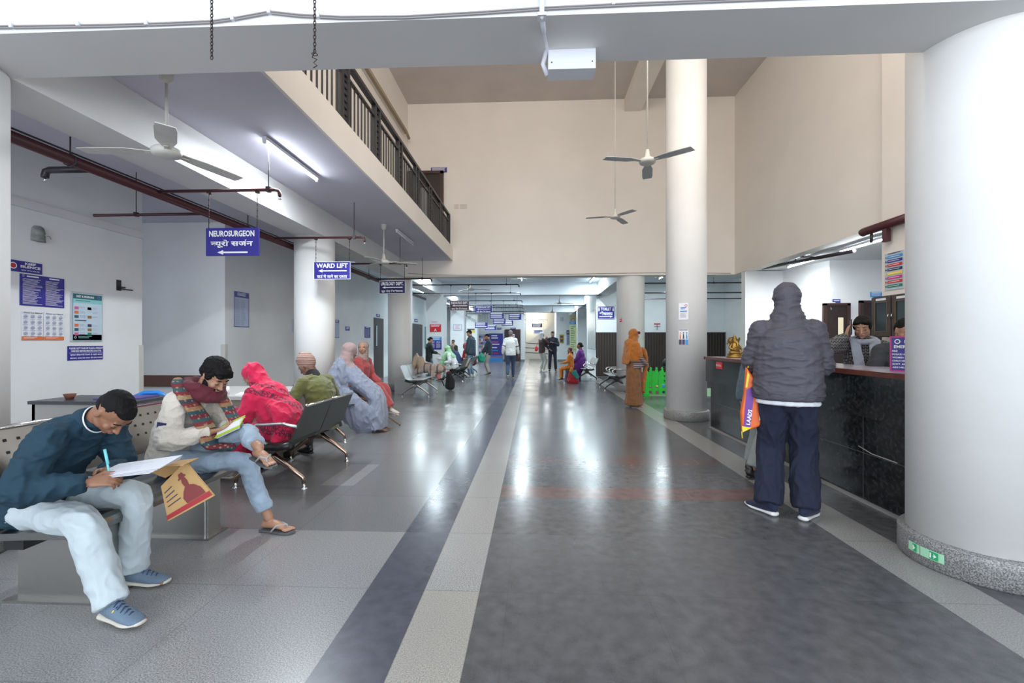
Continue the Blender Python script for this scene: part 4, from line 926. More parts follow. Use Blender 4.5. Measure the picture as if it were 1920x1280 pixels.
# stickers on the tall middle column
def col_sheet(name, label, x, y, r, ang, z, w, h, draw, m=PAPER):
    n = V((math.sin(ang), -math.cos(ang), 0)); o, f = panel(name, label, 'poster', (x+n.x*(r+.006), y+n.y*(r+.006), z), ang, w, h, m, .002); draw(f, w, h); f.done('artwork', o)
def d1(f, w, h): f.ring(w*.25, h*.35, .02, PINKINK); f.lines(-w*.3, w*.3, h*.1, h*.25, 2, SKYB, .5); f.rect(-w*.35, -h*.02, w*.35, h*.04, SKYB); f.lines(-w*.35, w*.35, -h*.4, -h*.1, 6, GREYINK, .3)
def d2(f, w, h):
    for i, m_ in enumerate((ORANGE, NAVY, SKYB)):
        x = -w*.33+i*w*.33; f.rect(x-w*.14, -h*.48, x+w*.14, -h*.15, m_ if i else MAROON); f.disc(x, h*.28, w*.07, m_); f.poly([(x-w*.08, -h*.1), (x+w*.08, -h*.1), (x+w*.04, h*.2), (x-w*.04, h*.2)], m_)
    f.lines(-w*.45, w*.45, h*.42, h*.48, 1, INK, .5, .2)
col_sheet('column_notice', 'white notice with blue lines on the tall middle column', 2.58, 7.83, .325, R(-25), 1.79, .15, .27, d1)
col_sheet('column_notice', 'orange, navy and blue figure chart on the tall middle column', 2.58, 7.83, .325, R(-25), 1.37, .15, .25, d2)
# glowing exit stickers on the near column's skirting
EXG = mat('exit_green', (.02, .42, .16), .4); EXP = mat('exit_pale', (.40, .75, .50), .4)
for k, (a0, a1, lab) in enumerate(((-96, -84.5, 'green arrow floor sticker on the column skirting, left one'), (-84, -66, 'green arrow floor sticker on the column skirting, right one'))):
    r_ = empty('exit_sticker', (2.64, 2.80, .085), 0, lab, 'sticker'); rr = .393
    def arc(b0, b1, z0, z1, m_, nm, dr=0, par=None):
        vs = []; n = 8
        for i in range(n+1):
            a = R(b0+(b1-b0)*i/n); vs += [((rr+dr)*math.sin(a), -(rr+dr)*math.cos(a), z0), ((rr+dr)*math.sin(a), -(rr+dr)*math.cos(a), z1)]
        return MB().add(vs, [(2*i, 2*i+2, 2*i+3, 2*i+1) for i in range(n)]).build(nm, m_, par or r_)
    arc(a0, a1, -.026, .026, EXP, 'strip')
    c0 = a0+(a1-a0)*.42; c1 = a0+(a1-a0)*.78; arc(c0, c1, -.022, .022, EXG, 'symbol', .0015)
    m_ = MB()
    def pt(a, z): a = R(a); return ((rr+.003)*math.sin(a), -(rr+.003)*math.cos(a), z)
    q = c0+(c1-c0)*.45; e = c1-1; m_.add([pt(q, -.004), pt(e-1.5, -.004), pt(e-1.5, .004), pt(q, .004)], [(0, 1, 2, 3)]); m_.add([pt(e, 0), pt(e-2.4, .014), pt(e-1.6, 0), pt(e-2.4, -.014)], [(0, 1, 2, 3)])
    m_.add([pt(c0+.4, -.014), pt(c0+1.6, -.014), pt(c0+1.6, .014), pt(c0+.4, .014)], [(0, 1, 2, 3)]); m_.build('arrow', SWHITE, r_)
# stairs seen through the passage
sm = mat('stair_stone', (.55, .50, .42), .6)
r_ = empty('staircase', (-.6, 34.2, 0), 0, 'cream staircase rising in the bright far passage', 'stairs')
g = MB()
for i in range(10): g.box(i*.2, 0, 0, 2.6, 1.6, .17*(i+1)) if i < 9 else None
g.build('steps', sm, r_)
MB().prism([(-.1, 1.0), (2.4, 2.9), (2.4, 0), (-.1, 0)], 'y', -.08, 0).build('balustrade_wall', STC, r_)
for i in range(3): MB().tube([(-.1, -.1, .5+.35*i), (2.2, -.1, .35+.35*i)], .02, 6).build('handrail', PIPEG, r_)
struct('window_1', MB().box(-.60, 36.9, 2.2, .40, 36.95, 4.6), mat('stair_window', (.9, .88, .8), .5, emit=2.2, ecol=(1.0, .95, .85)))
# light cubicle counter at the left of the low hall
r_ = empty('help_booth', (-3.05, 15.4, 0), 0, 'white low cabinet beside the green shawl woman', 'cabinet'); MB().box(-.22, 0, 0, .1, .5, .70).build('body', LOWW, r_); MB().box(-.26, -.03, .70, .14, .53, .73).build('cabinet_top', PAPER, r_); MB().box(-.17, -.01, .25, .05, 0, .50).build('opening', mat('dark_opening', (.08, .09, .10), .6), r_)
r_ = empty('grey_stand', (1.75, 23, 0), 0, 'grey box stand in front of the far right wall', 'stand'); MB().box(0, 0, 0, .35, .3, .78).build('body', mat('stand_white', (.6, .65, .72), .5), r_); MB().box(-.02, -.02, .6, .25, .0, .8).build('screen', BLACKP, r_)

def fsg(f, w, h): f.lines(-w*.4, w*.4, -h*.4, h*.4, 2, SWHITE, .4)
col_sheet('fire_sign', 'tiny red sign on the round column right of the TOILET sign', 2.57, 12.20, .36, R(-55), 1.86, .07, .11, fsg, SRED)
# ================= people: skeleton, body, clothes =================
WR = {}
def remesh(o, vox, it=4, wr=None, fac=.5):
    m = o.modifiers.new('r', 'REMESH'); m.mode = 'VOXEL'; m.voxel_size = vox; m.use_smooth_shade = True
    if it: s = o.modifiers.new('s', 'SMOOTH'); s.factor = fac; s.iterations = it
    BEV.append(o)
    if wr: WR[o.name] = wr
    return o
def ik(a, t, l1, l2, pole):
    d = t-a; L = min(d.length, (l1+l2)*.999); L = max(L, abs(l1-l2)+.02); u = d.normalized(); t = a+u*L
    c = (l1*l1+L*L-l2*l2)/(2*l1*L); c = max(-1, min(1, c)); p = V(pole)-u*V(pole).dot(u)
    p = p.normalized() if p.length > 1e-4 else V((0, 0, 1)); return a+u*(l1*c)+p*(l1*math.sqrt(1-c*c)), t
def skel(H=1.72, pelvis=None, lean=0, curl=0, side=0, twist=0, hp=0, hy=0, hr=0, L=None, Rh=None, fL=None, fR=None, eL=(-.5, -.8, -.4), eR=(.5, -.8, -.4), kL=(0, 1, .2), kR=(0, 1, .2), w=1.0, neckf=.0):
    """facing +y, right hand at +x; wrist and ankle targets in metres; hp head pitch down, hy head turn to the left"""
    s = H/1.75; k = {'s': s, 'w': w}; P = V(pelvis) if pelvis else V((0, 0, .93*s)); k['P'] = P
    def d(a): a = R(a); return V((math.sin(R(side)), math.sin(a), math.cos(a))).normalized()
    k['wa'] = P+d(lean*.6)*.17*s; k['ch'] = k['wa']+d(lean+curl*.4)*.20*s; k['nb'] = k['ch']+d(lean+curl)*.145*s; k['up'] = d(lean+curl*.7)
    X = Matrix.Rotation(R(twist), 3, 'Z') @ V((1, 0, 0)); k['X'] = X
    for n, q in (('L', -1), ('R', 1)): k['s'+n] = k['nb']-k['up']*.045*s+X*(q*.158*s*w)
    HR = Matrix.Rotation(R(hy), 3, 'Z') @ Matrix.Rotation(-R(hp), 3, 'X') @ Matrix.Rotation(R(hr), 3, 'Y'); k['HR'] = HR
    nd = (d(lean+curl)*.6+(HR @ V((0, 0, 1)))*.4).normalized(); k['hc'] = k['nb']+nd*.095*s+HR @ V((0, .015+neckf, .085))*s
    dl = {'L': V((-.22, .06, .78))*s, 'R': V((.22, .06, .78))*s}
    for n, t, e in (('L', L, eL), ('R', Rh, eR)):
        t = V(t[:3]) if t else dl[n]+V((P.x, P.y, P.z-.93*s)); k['e'+n], k['w'+n] = ik(k['s'+n], t, .285*s, .25*s, e)
    for n, q, t, kp in (('L', -1, fL, kL), ('R', 1, fR, kR)):
        k['h'+n] = P+V((q*.085*s*w, 0, -.02)); t = t or (q*.10*s, 0, .085*s, -q*8)
        k['k'+n], k['a'+n] = ik(k['h'+n], V(t[:3]), .43*s, .42*s, kp); k['ty'+n] = t[3] if len(t) > 3 else 0; k['tp'+n] = t[4] if len(t) > 4 else 0
    return k
def hand(mb, w, d, nrm, side, curl, s=1.0, spread=.12, thumb=.7):
    d = V(d).normalized(); nrm = V(nrm); nrm = (nrm-d*nrm.dot(d)).normalized(); lat = d.cross(nrm)*side; w = V(w)   # lat points to the thumb
    curls = curl if isinstance(curl, (list, tuple)) else [curl]*4
    mb.loft([w, w+d*.045*s, w+d*.088*s], [(.024*s, .019*s), (.036*s, .016*s), (.038*s, .012*s)], side=lat, n=12)
    mb.ball(w+d*.03*s+lat*.022*s+nrm*.008*s, (.02*s, .016*s, .016*s), n=8, m=6)
    for i, (o, ln) in enumerate(((.029, .072), (.0098, .082), (-.0098, .076), (-.029, .060))):
        p = w+d*(.088-abs(o)*.12)*s+lat*o*s; dd = (d+lat*(o*spread*8)).normalized(); pts = [p-d*.012*s, p]; a = 0
        for q, fr in enumerate((.42, .32, .26)):
            a += R(curls[i]*(.55 if q == 0 else 1)); v = dd*math.cos(a)+nrm*math.sin(a); p = p+v*ln*fr*s; pts.append(p)
        mb.loft(pts, [.0088*s, .0092*s, .0085*s, .0078*s, .0065*s], side=lat, n=8, sub=2)
    p = w+d*.028*s+lat*.026*s; t1 = (d*.55+lat*.75+nrm*.35*thumb).normalized(); t2 = (d*.9+lat*.25+nrm*.55*thumb).normalized()
    mb.loft([p-t1*.01*s, p+t1*.034*s, p+t1*.034*s+t2*.028*s, p+t1*.032*s+t2*.05*s], [.0125*s, .0108*s, .0095*s, .0075*s], n=8, sub=2)
def head_shapes(mb, c, HR, s, female=False, beard=False):
    def B(p, r, q=None): mb.ball(c+HR @ (V(p)*s), tuple(x*s for x in r), HR if q is None else HR @ q, n=18, m=12)
    def Lf(pts, rad): mb.loft([c+HR @ (V(p)*s) for p in pts], [tuple(x*s for x in q) if isinstance(q, tuple) else q*s for q in rad], side=HR @ V((1, 0, 0)), n=10)
    B((0, -.012, .03), (.075, .094, .083)); B((0, .02, -.02), (.063, .070, .085)); B((0, .036, -.066), (.046, .046, .036)); B((0, .070, -.090), (.021, .017, .016))
    for q in (-1, 1):
        B((q*.037, .062, -.026), (.022, .022, .022)); B((q*.043, .02, -.062), (.018, .035, .024)); B((q*.031, .080, .024), (.022, .010, .0065))
        B((q*.074, -.006, -.010), (.009, .017, .029), Matrix.Rotation(q*-.25, 3, 'Z')); B((q*.077, -.012, .008), (.007, .012, .012)); B((q*.010, .098, -.037), (.007, .009, .006)); B((q*.031, .0775, .0035), (.0145, .0115, .0115))
    Lf([(0, .084, .012), (0, .098, -.012), (0, .112, -.032)], [.007, .009, .0105]); B((0, .090, -.057), (.021, .009, .0048)); B((0, .088, -.067), (.018, .0095, .0055)); B((0, .078, -.062), (.026, .012, .016))
EYEW = mat('eye_white', (.75, .73, .70), .3); EYED = mat('eye_dark', (.02, .012, .01), .2); LIPM = mat('lip', (.30, .12, .10), .5)
def face_parts(root, k, hairm, closed=True, brow=True, glasses=None, beard=None):
    c, HR, s = k['hc'], k['HR'], k['s']; P = lambda p: c+HR @ (V(p)*s)
    for q in (-1, 1):
        if closed: MB().loft([P((q*.019, .0845, -.003)), P((q*.031, .0895, -.0055)), P((q*.044, .0825, -.004))], [.0016*s, .0020*s, .0016*s], n=6).build('eyelashes', EYED, root)
        else:
            e = MB().ball(P((q*.031, .0800, -.001)), (.0105*s, .0098*s, .0062*s), HR, n=10, m=8).build('eye', EYEW, root); MB().ball(P((q*.031, .0868, -.001)), .0046*s, n=8, m=6).build('iris', EYED, e)
    MB().loft([P((-.018, .094, -.062)), P((0, .0985, -.0615)), P((.018, .094, -.062))], [.003*s, .0052*s, .003*s], n=8).build('lips', LIPM, root)
    if brow:
        for q in (-1, 1): MB().loft([P((q*.014, .0905, .026)), P((q*.032, .089, .032)), P((q*.05, .076, .026))], [.0028*s, .0034*s, .002*s], n=6).build('eyebrow', hairm, root)
    if glasses:
        g = MB()
        for q in (-1, 1):
            g.tube([P((q*.032+.021*math.cos(t), .100, .0+.017*math.sin(t))) for t in [2*PI*i/14 for i in range(14)]], .0016*s, 5, closed=True); g.tube([P((q*.053, .098, .004)), P((q*.078, .0, .004))], .0015*s, 5)
        g.tube([P((-.011, .102, .004)), P((.011, .102, .004))], .0015*s, 5); g.build('glasses', glasses, root)
    if beard:
        b = MB()
        def B(p, r): b.ball(P(p), tuple(x*s for x in r), HR, n=14, m=10)
        B((0, .042, -.080), (.047, .042, .026)); B((0, .072, -.094), (.023, .019, .017)); B((0, .094, -.048), (.024, .008, .005))
        for q in (-1, 1): B((q*.052, .018, -.050), (.016, .032, .036)); B((q*.025, .084, -.066), (.008, .01, .018))
        o = b.build('beard', hairm, root); remesh(o, .004, 2, (.0018, (120, 120, 120)))
def body(root, k, skin, vox=.006, hands=None, female=False, legs=True, it=3):
    s, w = k['s'], k['w']; b = MB(); X = k['X']
    b.loft([k['P']-k['up']*.05*s, k['wa'], k['ch'], k['nb']-k['up']*.035*s], [(.12*s*w, .085*s), (.105*s*w, .075*s), (.125*s*w, .09*s), (.09*s*w, .065*s)], side=X)
    b.loft([k['sL'], k['sR']], [.042*s, .042*s], side=k['up'], n=12)
    nb = k['nb']; hb = k['hc']+k['HR'] @ V((0, -.022, -.055))*s
    b.loft([nb-k['up']*.04*s, nb+(hb-nb)*.5, hb], [(.058*s, .056*s), (.052*s, .052*s), (.052*s, .056*s)], side=X)
    head_shapes(b, k['hc'], k['HR'], s, female)
    for n, q in (('L', -1), ('R', 1)):
        b.loft([k['s'+n], k['s'+n].lerp(k['e'+n], .5), k['e'+n], k['e'+n].lerp(k['w'+n], .6), k['w'+n]], [.036*s, .034*s, .030*s, .028*s, .024*s], n=12, sub=4)
        hs = (hands or {}).get(n, {}); fd = (k['w'+n]-k['e'+n]).normalized()
        hand(b, k['w'+n], hs.get('d', fd), hs.get('n', (-q*1, 0, 0) if abs(fd.z) > .6 else (0, 0, -1)), q*hs.get('flip', 1), hs.get('c', 22), s, thumb=hs.get('t', .7))
        if legs:
            b.loft([k['h'+n], k['h'+n].lerp(k['k'+n], .5), k['k'+n], k['k'+n].lerp(k['a'+n], .5), k['a'+n]], [.050*s, .046*s, .030*s, .034*s, .032*s], n=12, sub=4)
            f = Matrix.Rotation(R(k['ty'+n]), 3, 'Z') @ Matrix.Rotation(R(k['tp'+n]), 3, 'X'); A = k['a'+n]
            b.loft([A+f @ V((0, -.035, -.04))*s, A+f @ V((0, .05, -.038))*s, A+f @ V((0, .13, -.055))*s], [(.028*s, .032*s), (.034*s, .03*s), (.036*s, .016*s)], side=f @ V((1, 0, 0)), n=12)
            for i, (o, l_) in enumerate(((-.028, .052), (-.008, .048), (.008, .042), (.021, .035), (.033, .026))):
                o = o*(q); b.loft([A+f @ V((o, .14, -.062))*s, A+f @ V((o, .14+l_*.9, -.066))*s], [(.011 if i == 0 else .0075)*s, (.010 if i == 0 else .007)*s], n=8, sub=1)
    o = b.build('body', skin, root); remesh(o, vox, it); return o
def top(root, k, m, vox=.009, puff=.02, hem=.10, wr=.006, name='jacket', sleeve=1.0, loose=0.0, flare=0.0, hood=False, collar=True, it=4, wsc=(7, 7, 11), arm=None, belly=0.0):
    s, w = k['s'], k['w']; b = MB(); X = k['X']; p = puff; hd = (k['P']-k['wa']).normalized(); hemp = k['P']+hd*hem*s
    b.loft([hemp, k['P']+hd*.02*s, k['wa']+V((0, belly, 0)), k['ch'], k['nb']-k['up']*.045*s], [((.135+loose+flare)*s*w+p, (.095+loose*.7+flare)*s+p), ((.140+loose+flare*.6)*s*w+p, (.10+loose*.7+flare*.5)*s+p), ((.128+loose)*s*w+p, (.092+loose*.8)*s+p+belly), ((.150+loose*.5)*s*w+p, (.105+loose*.4)*s+p), (.110*s*w+p, .072*s+p)], side=X, n=22, cap=(.2, 1))
    b.loft([k['sL'], k['nb']-k['up']*.01*s, k['sR']], [.048*s+p*.6, (.058*s+p*.4), .048*s+p*.6], side=k['up'], n=14)
    a = arm if arm is not None else p
    for n in 'LR':
        e, wv = k['e'+n], k['w'+n]; en = e+(wv-e)*sleeve if sleeve < 1 else wv+(e-wv).normalized()*.01
        b.loft([k['s'+n], k['s'+n].lerp(e, .5), e, e.lerp(en, .6), en], [.052*s+a, .048*s+a*1.05, .042*s+a, .036*s+a*.95, .029*s+a*.6], n=14, sub=4, cap=(1, .25))
    if collar: 
        q = k['nb']+(k['hc']-k['nb'])*.22; b.loft([k['nb']-k['up']*.03*s, q], [(.068*s+p*.3, .064*s+p*.3), (.062*s+p*.2, .062*s+p*.2)], side=X, n=16)
    if hood:
        c, HR = k['hc'], k['HR']; B = lambda pt, r: b.ball(c+HR @ (V(pt)*s), tuple(x*s for x in r), HR, n=20, m=14)
        B((0, -.03, .035), (.100, .108, .110)); B((0, -.03, -.05), (.088, .088, .10)); b.loft([k['nb']-k['up']*.06, k['nb']+k['up']*.03, c+HR @ V((0, -.04, -.06))*s], [(.16*s, .11*s), (.125*s, .10*s), (.094*s, .09*s)], side=X)
    o = b.build(name, m, root); remesh(o, vox, it, (wr, wsc) if wr else None); return o
def trousers(root, k, m, vox=.009, puff=.018, wr=.005, cuff=.04, name='trousers', it=4, wide=0.0, wsc=(8, 8, 6)):
    s, w = k['s'], k['w']; b = MB(); p = puff; hd = (k['P']-k['wa']).normalized()
    b.loft([k['P']-hd*.06*s, k['P']+hd*.05*s], [(.130*s*w+p*.6, .10*s+p*.5), (.135*s*w+p*.6, .10*s+p*.5)], side=k['X'], n=20)
    for n in 'LR':
        h, kn, a = k['h'+n], k['k'+n], k['a'+n]; en = a+(kn-a).normalized()*cuff*s
        b.loft([h, h.lerp(kn, .5), kn, kn.lerp(en, .5), en], [.076*s+p, .066*s+p, .052*s+p+wide*.4, .048*s+p*.9+wide*.8, .043*s+p*.8+wide], n=16, sub=4, cap=(1, .15))
    o = b.build(name, m, root); remesh(o, vox, it, (wr, wsc) if wr else None); return o
def shoe(root, k, n, up, sole, s=1.0, laces=None, vox=.006, tag_=None):
    f = Matrix.Rotation(R(k['ty'+n]), 3, 'Z') @ Matrix.Rotation(R(k['tp'+n]), 3, 'X'); A = k['a'+n]; s = k['s']*s; P = lambda p: A+f @ (V(p)*s); X = f @ V((1, 0, 0))
    b = MB(); b.loft([P((0, -.045, -.022)), P((0, .01, -.028)), P((0, .085, -.045)), P((0, .15, -.056)), P((0, .178, -.060))], [(.032*s, .042*s), (.040*s, .044*s), (.044*s, .030*s), (.042*s, .021*s), (.030*s, .016*s)], side=X, n=16)
    b.loft([P((0, -.03, -.03)), P((0, -.028, .022))], [(.036*s, .034*s), (.034*s, .032*s)], side=X, n=14)
    o = b.build('shoe', up, root); remesh(o, vox, 3)
    b = MB(); b.loft([P((0, -.055, -.066)), P((0, .03, -.070)), P((0, .12, -.072)), P((0, .19, -.064))], [(.036*s, .018*s), (.038*s, .014*s), (.048*s, .014*s), (.030*s, .010*s)], side=X, n=16)
    q = b.build('sole', sole, o); remesh(q, vox, 2)
    if laces:
        b = MB()
        for i in range(5): y = .035+i*.022; z = .022-i*.009-.012; b.tube([P((-.024, y, z-.014)), P((0, y+.006, z+.003)), P((.024, y+.012, z-.014))], .003, 6)
        b.tube([P((-.024, .035, .0)), P((.022, .06, -.006))], .003, 6); b.build('laces', laces, o)
    return o
def slipper(root, k, n, basem, strap, s=1.0):
    f = Matrix.Rotation(R(k['ty'+n]), 3, 'Z') @ Matrix.Rotation(R(k['tp'+n]), 3, 'X'); A = k['a'+n]; s = k['s']; q = -1 if n == 'L' else 1; P = lambda p: A+f @ (V((p[0]*q, p[1], p[2]))*s)
    pts = [(-.035, -.06), (.0, -.078), (.035, -.06), (.036, .03), (.048, .12), (.035, .19), (-.01, .21), (-.042, .17), (-.044, .1), (-.034, .03)]
    vs = [P((x, y, -.088)) for x, y in pts]+[P((x, y, -.074)) for x, y in pts]; m = len(pts); b = MB(); b.add(vs, [tuple(range(m))[::-1], tuple(range(m, 2*m))]+[(i, (i+1) % m, m+(i+1) % m, m+i) for i in range(m)])
    o = b.build('slipper', basem, root); b = MB()
    for x in (-.043, .046): b.tube([P((x, .05, -.076)), P((x*.7, .085, -.035)), P((-.012, .135, -.036)), P((-.016, .155, -.074))], [.007*s, .008*s, .006*s, .004*s], 8)
    b.build('strap', strap, o); return o
def hair(root, k, m, style='short', vox=.006, fr=0.0):
    c, HR, s = k['hc'], k['HR'], k['s']; b = MB(); B = lambda p, r: b.ball(c+HR @ (V(p)*s), tuple(x*s for x in r), HR, n=20, m=14)
    if style == 'short': B((0, -.024, .050), (.080, .092, .072)); B((0, -.050, .010), (.072, .064, .072)); B((0, .035, .080), (.055, .045, .030))
    elif style == 'buzz': B((0, -.021, .044), (.0765, .0895, .0745)); B((0, -.046, .008), (.069, .062, .062)); B((0, .028, .076), (.056, .046, .032)); B((0, .05, .072), (.045, .035, .026))
    elif style == 'mop':
        B((0, -.022, .058), (.088, .100, .076)); B((0, -.050, .015), (.080, .070, .078)); B((0, .048, .078), (.068, .045, .034)); B((.03, .075, .060), (.035, .022, .018)); B((-.03, .072, .060), (.035, .022, .018)); B((.066, .01, .02), (.018, .035, .04)); B((-.066, .01, .02), (.018, .035, .04))
    elif style == 'bun':
        B((0, -.022, .042), (.080, .094, .076)); B((0, -.05, .0), (.074, .065, .075)); B((0, -.115, -.03), (.034, .034, .036))
    elif style == 'pony':
        B((0, -.018, .044), (.080, .095, .076)); B((0, -.05, .0), (.076, .066, .08)); B((.034, .040, .074), (.040, .046, .026)); B((-.034, .040, .074), (.040, .046, .026)); B((.068, .012, .02), (.016, .040, .052)); B((-.068, .012, .02), (.016, .040, .052)); b.loft([c+HR @ (V(p)*s) for p in ((.03, -.09, .02), (.05, -.11, -.08), (.06, -.07, -.2), (.07, -.03, -.28))], [.03*s, .036*s, .03*s, .014*s])
    o = b.build('hair', m, root); remesh(o, vox, 2, (.006 if style == 'mop' else .0025, (38, 38, 30))); return o
def wrap(root, k, m, name='shawl', vox=.010, wr=.008, face=True, lo=.30, shapes=None, back=.03, wsc=(6, 6, 9), it=5, big=1.0, head=True, arms=True, chest=.03, capb=1):
    """cloth over head and shoulders: hood set back so the face shows, mantle over chest and upper arms"""
    c, HR, s, w = k['hc'], k['HR'], k['s'], k['w']; b = MB()
    if head:
        B = lambda p, r: b.ball(c+HR @ (V(p)*s), tuple(x*s for x in r), HR, n=22, m=16)
        B((0, -back, .036), (.094*big, .104*big, .098*big)); B((0, -back-.008, -.045), (.088*big, .085*big, .10*big))
        b.loft([c+HR @ V((0, -back, -.05))*s, k['nb']-k['up']*.02], [(.09*s*big, .085*s*big), (.12*s*big, .10*s*big)], side=k['X'])
    if arms:
        b.loft([k['sL'].lerp(k['eL'], .15), k['nb']-k['up']*.015, k['sR'].lerp(k['eR'], .15)], [.080*s, .085*s, .080*s], side=k['up'], n=16)
        b.loft([k['nb']-k['up']*.03, k['ch'], k['ch']+(k['P']-k['ch'])*lo/.40], [(.16*s, .125*s), (.20*s*w+chest, .150*s+chest), (.20*s*w+chest*1.5, .155*s+chest*1.5)], side=k['X'], n=22, cap=(1, capb))
        for n in 'LR': b.loft([k['s'+n], k['e'+n].lerp(k['s'+n], .15)], [.08*s, .075*s], n=14)
    for sh in (shapes or []): b.loft(*sh[:2], **(sh[2] if len(sh) > 2 else {}))
    o = b.build(name, m, root); remesh(o, vox, it, (wr, wsc)); return o
def person(label, x, y, rz, z=0): return empty('person', (x, y, z), R(rz), label, 'person')

def cloth(name, c, rough=.85, sheen=.08, bs=350, b=.25, var=.10, vs=5): return mat(name, c, rough, bump=b, bscale=bs, var=var, vscale=vs, sheen=sheen)
SK1 = mat('skin_brown', (.27, .125, .072), .48, var=.08, vscale=18); SK2 = mat('skin_tan', (.40, .21, .13), .48, var=.08, vscale=18); SK3 = mat('skin_deep', (.19, .085, .050), .48, var=.08, vscale=18)
HB = mat('hair_black', (.006, .005, .005), .7, spec=.2, bump=.5, bscale=160, stretch=(1, 1, .3)); HG = mat('hair_grey', (.20, .19, .18), .7, spec=.2, bump=.5, bscale=160)
def stripes(name, axis, cols, scale, rough=.9):
    """woven cloth with repeating coloured bands and motifs"""
    m = bpy.data.materials.new(name); m.use_nodes = True; nt = m.node_tree; N = nt.nodes; L = nt.links; b = N['Principled BSDF']; b.inputs['Roughness'].default_value = rough
    tc = N.new('ShaderNodeTexCoord'); sp = N.new('ShaderNodeSeparateXYZ'); L.new(tc.outputs['Object'], sp.inputs[0])
    mu = N.new('ShaderNodeMath'); mu.operation = 'MULTIPLY'; mu.inputs[1].default_value = scale; L.new(sp.outputs[axis], mu.inputs[0]); fr = N.new('ShaderNodeMath'); fr.operation = 'FRACT'; L.new(mu.outputs[0], fr.inputs[0])
    cr = N.new('ShaderNodeValToRGB'); cr.color_ramp.interpolation = 'CONSTANT'; e = cr.color_ramp.elements; e[0].color = (*cols[0], 1); e[0].position = 0; e[1].color = (*cols[1], 1); e[1].position = 1/len(cols)
    for i, c in enumerate(cols[2:]): q = e.new((i+2)/len(cols)); q.color = (*c, 1)
    L.new(fr.outputs[0], cr.inputs[0])
    vo = N.new('ShaderNodeTexVoronoi'); vo.inputs['Scale'].default_value = scale*8; L.new(tc.outputs['Object'], vo.inputs['Vector']); gt = N.new('ShaderNodeMath'); gt.operation = 'LESS_THAN'; gt.inputs[1].default_value = .32; L.new(vo.outputs['Distance'], gt.inputs[0])
    mx = N.new('ShaderNodeMix'); mx.data_type = 'RGBA'; ml = N.new('ShaderNodeMath'); ml.operation = 'MULTIPLY'; ml.inputs[1].default_value = .55; L.new(gt.outputs[0], ml.inputs[0]); L.new(ml.outputs[0], mx.inputs[0]); L.new(cr.outputs[0], mx.inputs[6]); mx.inputs[7].default_value = (.42, .33, .20, 1)
    L.new(mx.outputs[2], b.inputs['Base Color']); return m
NO = None
# ---- A: man writing, teal jacket -------------------------------------------------
TEALJ = cloth('jacket_teal', (.007, .036, .062), .8, .0); PALEP = cloth('trouser_pale_blue', (.50, .57, .60)); SHB = cloth('shoe_blue', (.13, .19, .26), .8, b=.5, bs=200); SOLE = mat('sole_cream', (.62, .58, .50), .6); LACE = mat('lace_navy', (.03, .05, .14), .8)
a = person('man in a dark teal jacket bent over writing on papers on the near steel bench', -2.51, 2.20, -90)
k = skel(1.62, (0, 0, .495), lean=26, curl=24, hp=64, hy=-6, neckf=.01, L=(.00, .355, .65), Rh=(.17, .425, .64), eL=(-.8, -.3, -.6), eR=(.75, -.35, -.7), fL=(-.13, .38, .088, 2), fR=(.18, .56, .092, -14), kL=(-.1, 1, 1), kR=(.2, 1, 1))
body(a, k, SK1, .0048, {'R': dict(d=(-.35, .9, .08), n=(-.6, -.2, -.75), c=[38, 42, 45, 48]), 'L': dict(d=(.55, .8, -.05), n=(.5, -.2, -.85), c=[40, 46, 52, 56])})
top(a, k, TEALJ, .0065, .024, hem=.08, wr=.012, loose=.022, it=4, arm=.030, wsc=(8, 11, 13)); trousers(a, k, PALEP, .0065, .019, wr=.009, wide=.014, cuff=.0, wsc=(10, 8, 7))
for n in 'LR': s_ = shoe(a, k, n, SHB, SOLE, 1.05, LACE)
q = k['aR']; MB().loft([q+V((.045, .035, -.03)), q+V((.045, .05, -.012))], [.003, .003], n=6).build('shoe_mark', YELLOW, a)
hair(a, k, HB, 'buzz', .0055); face_parts(a, k, HB)
c = k['nb']; cc = cloth('collar_check', (.22, .24, .34)); u_ = (k['hc']-k['nb']).normalized()
ux = V((1, 0, 0)); uy = u_.cross(ux); cq = k['nb']-V((0, .006, 0)); 
def cring(r_, h_, rx=1.0): return [cq+u_*(h_+.012*-math.sin(t))+ux*(r_*math.cos(t))-uy*(-r_*rx*math.sin(t)) for t in [2*PI*i/22 for i in range(22)]]
lo_, hi_, in_ = cring(.080, -.005), cring(.069, .062), cring(.060, .058); lo2 = cring(.058, .0); m22 = 22
MB().add(lo_+hi_+in_+lo2, [(b_*m22+i, b_*m22+(i+1) % m22, (b_+1)*m22+(i+1) % m22, (b_+1)*m22+i) for b_ in range(3) for i in range(m22)], True).build('collar', [TEALJ], a)
MB().add(cring(.0595, .056)+cring(.0575, -.01), [(i, (i+1) % m22, m22+(i+1) % m22, m22+i) for i in range(m22)], True).build('collar_lining', cc, a)
MB().tube(cring(.0655, .064), .0035, 6, closed=True).build('collar_piping', PAPER, a)
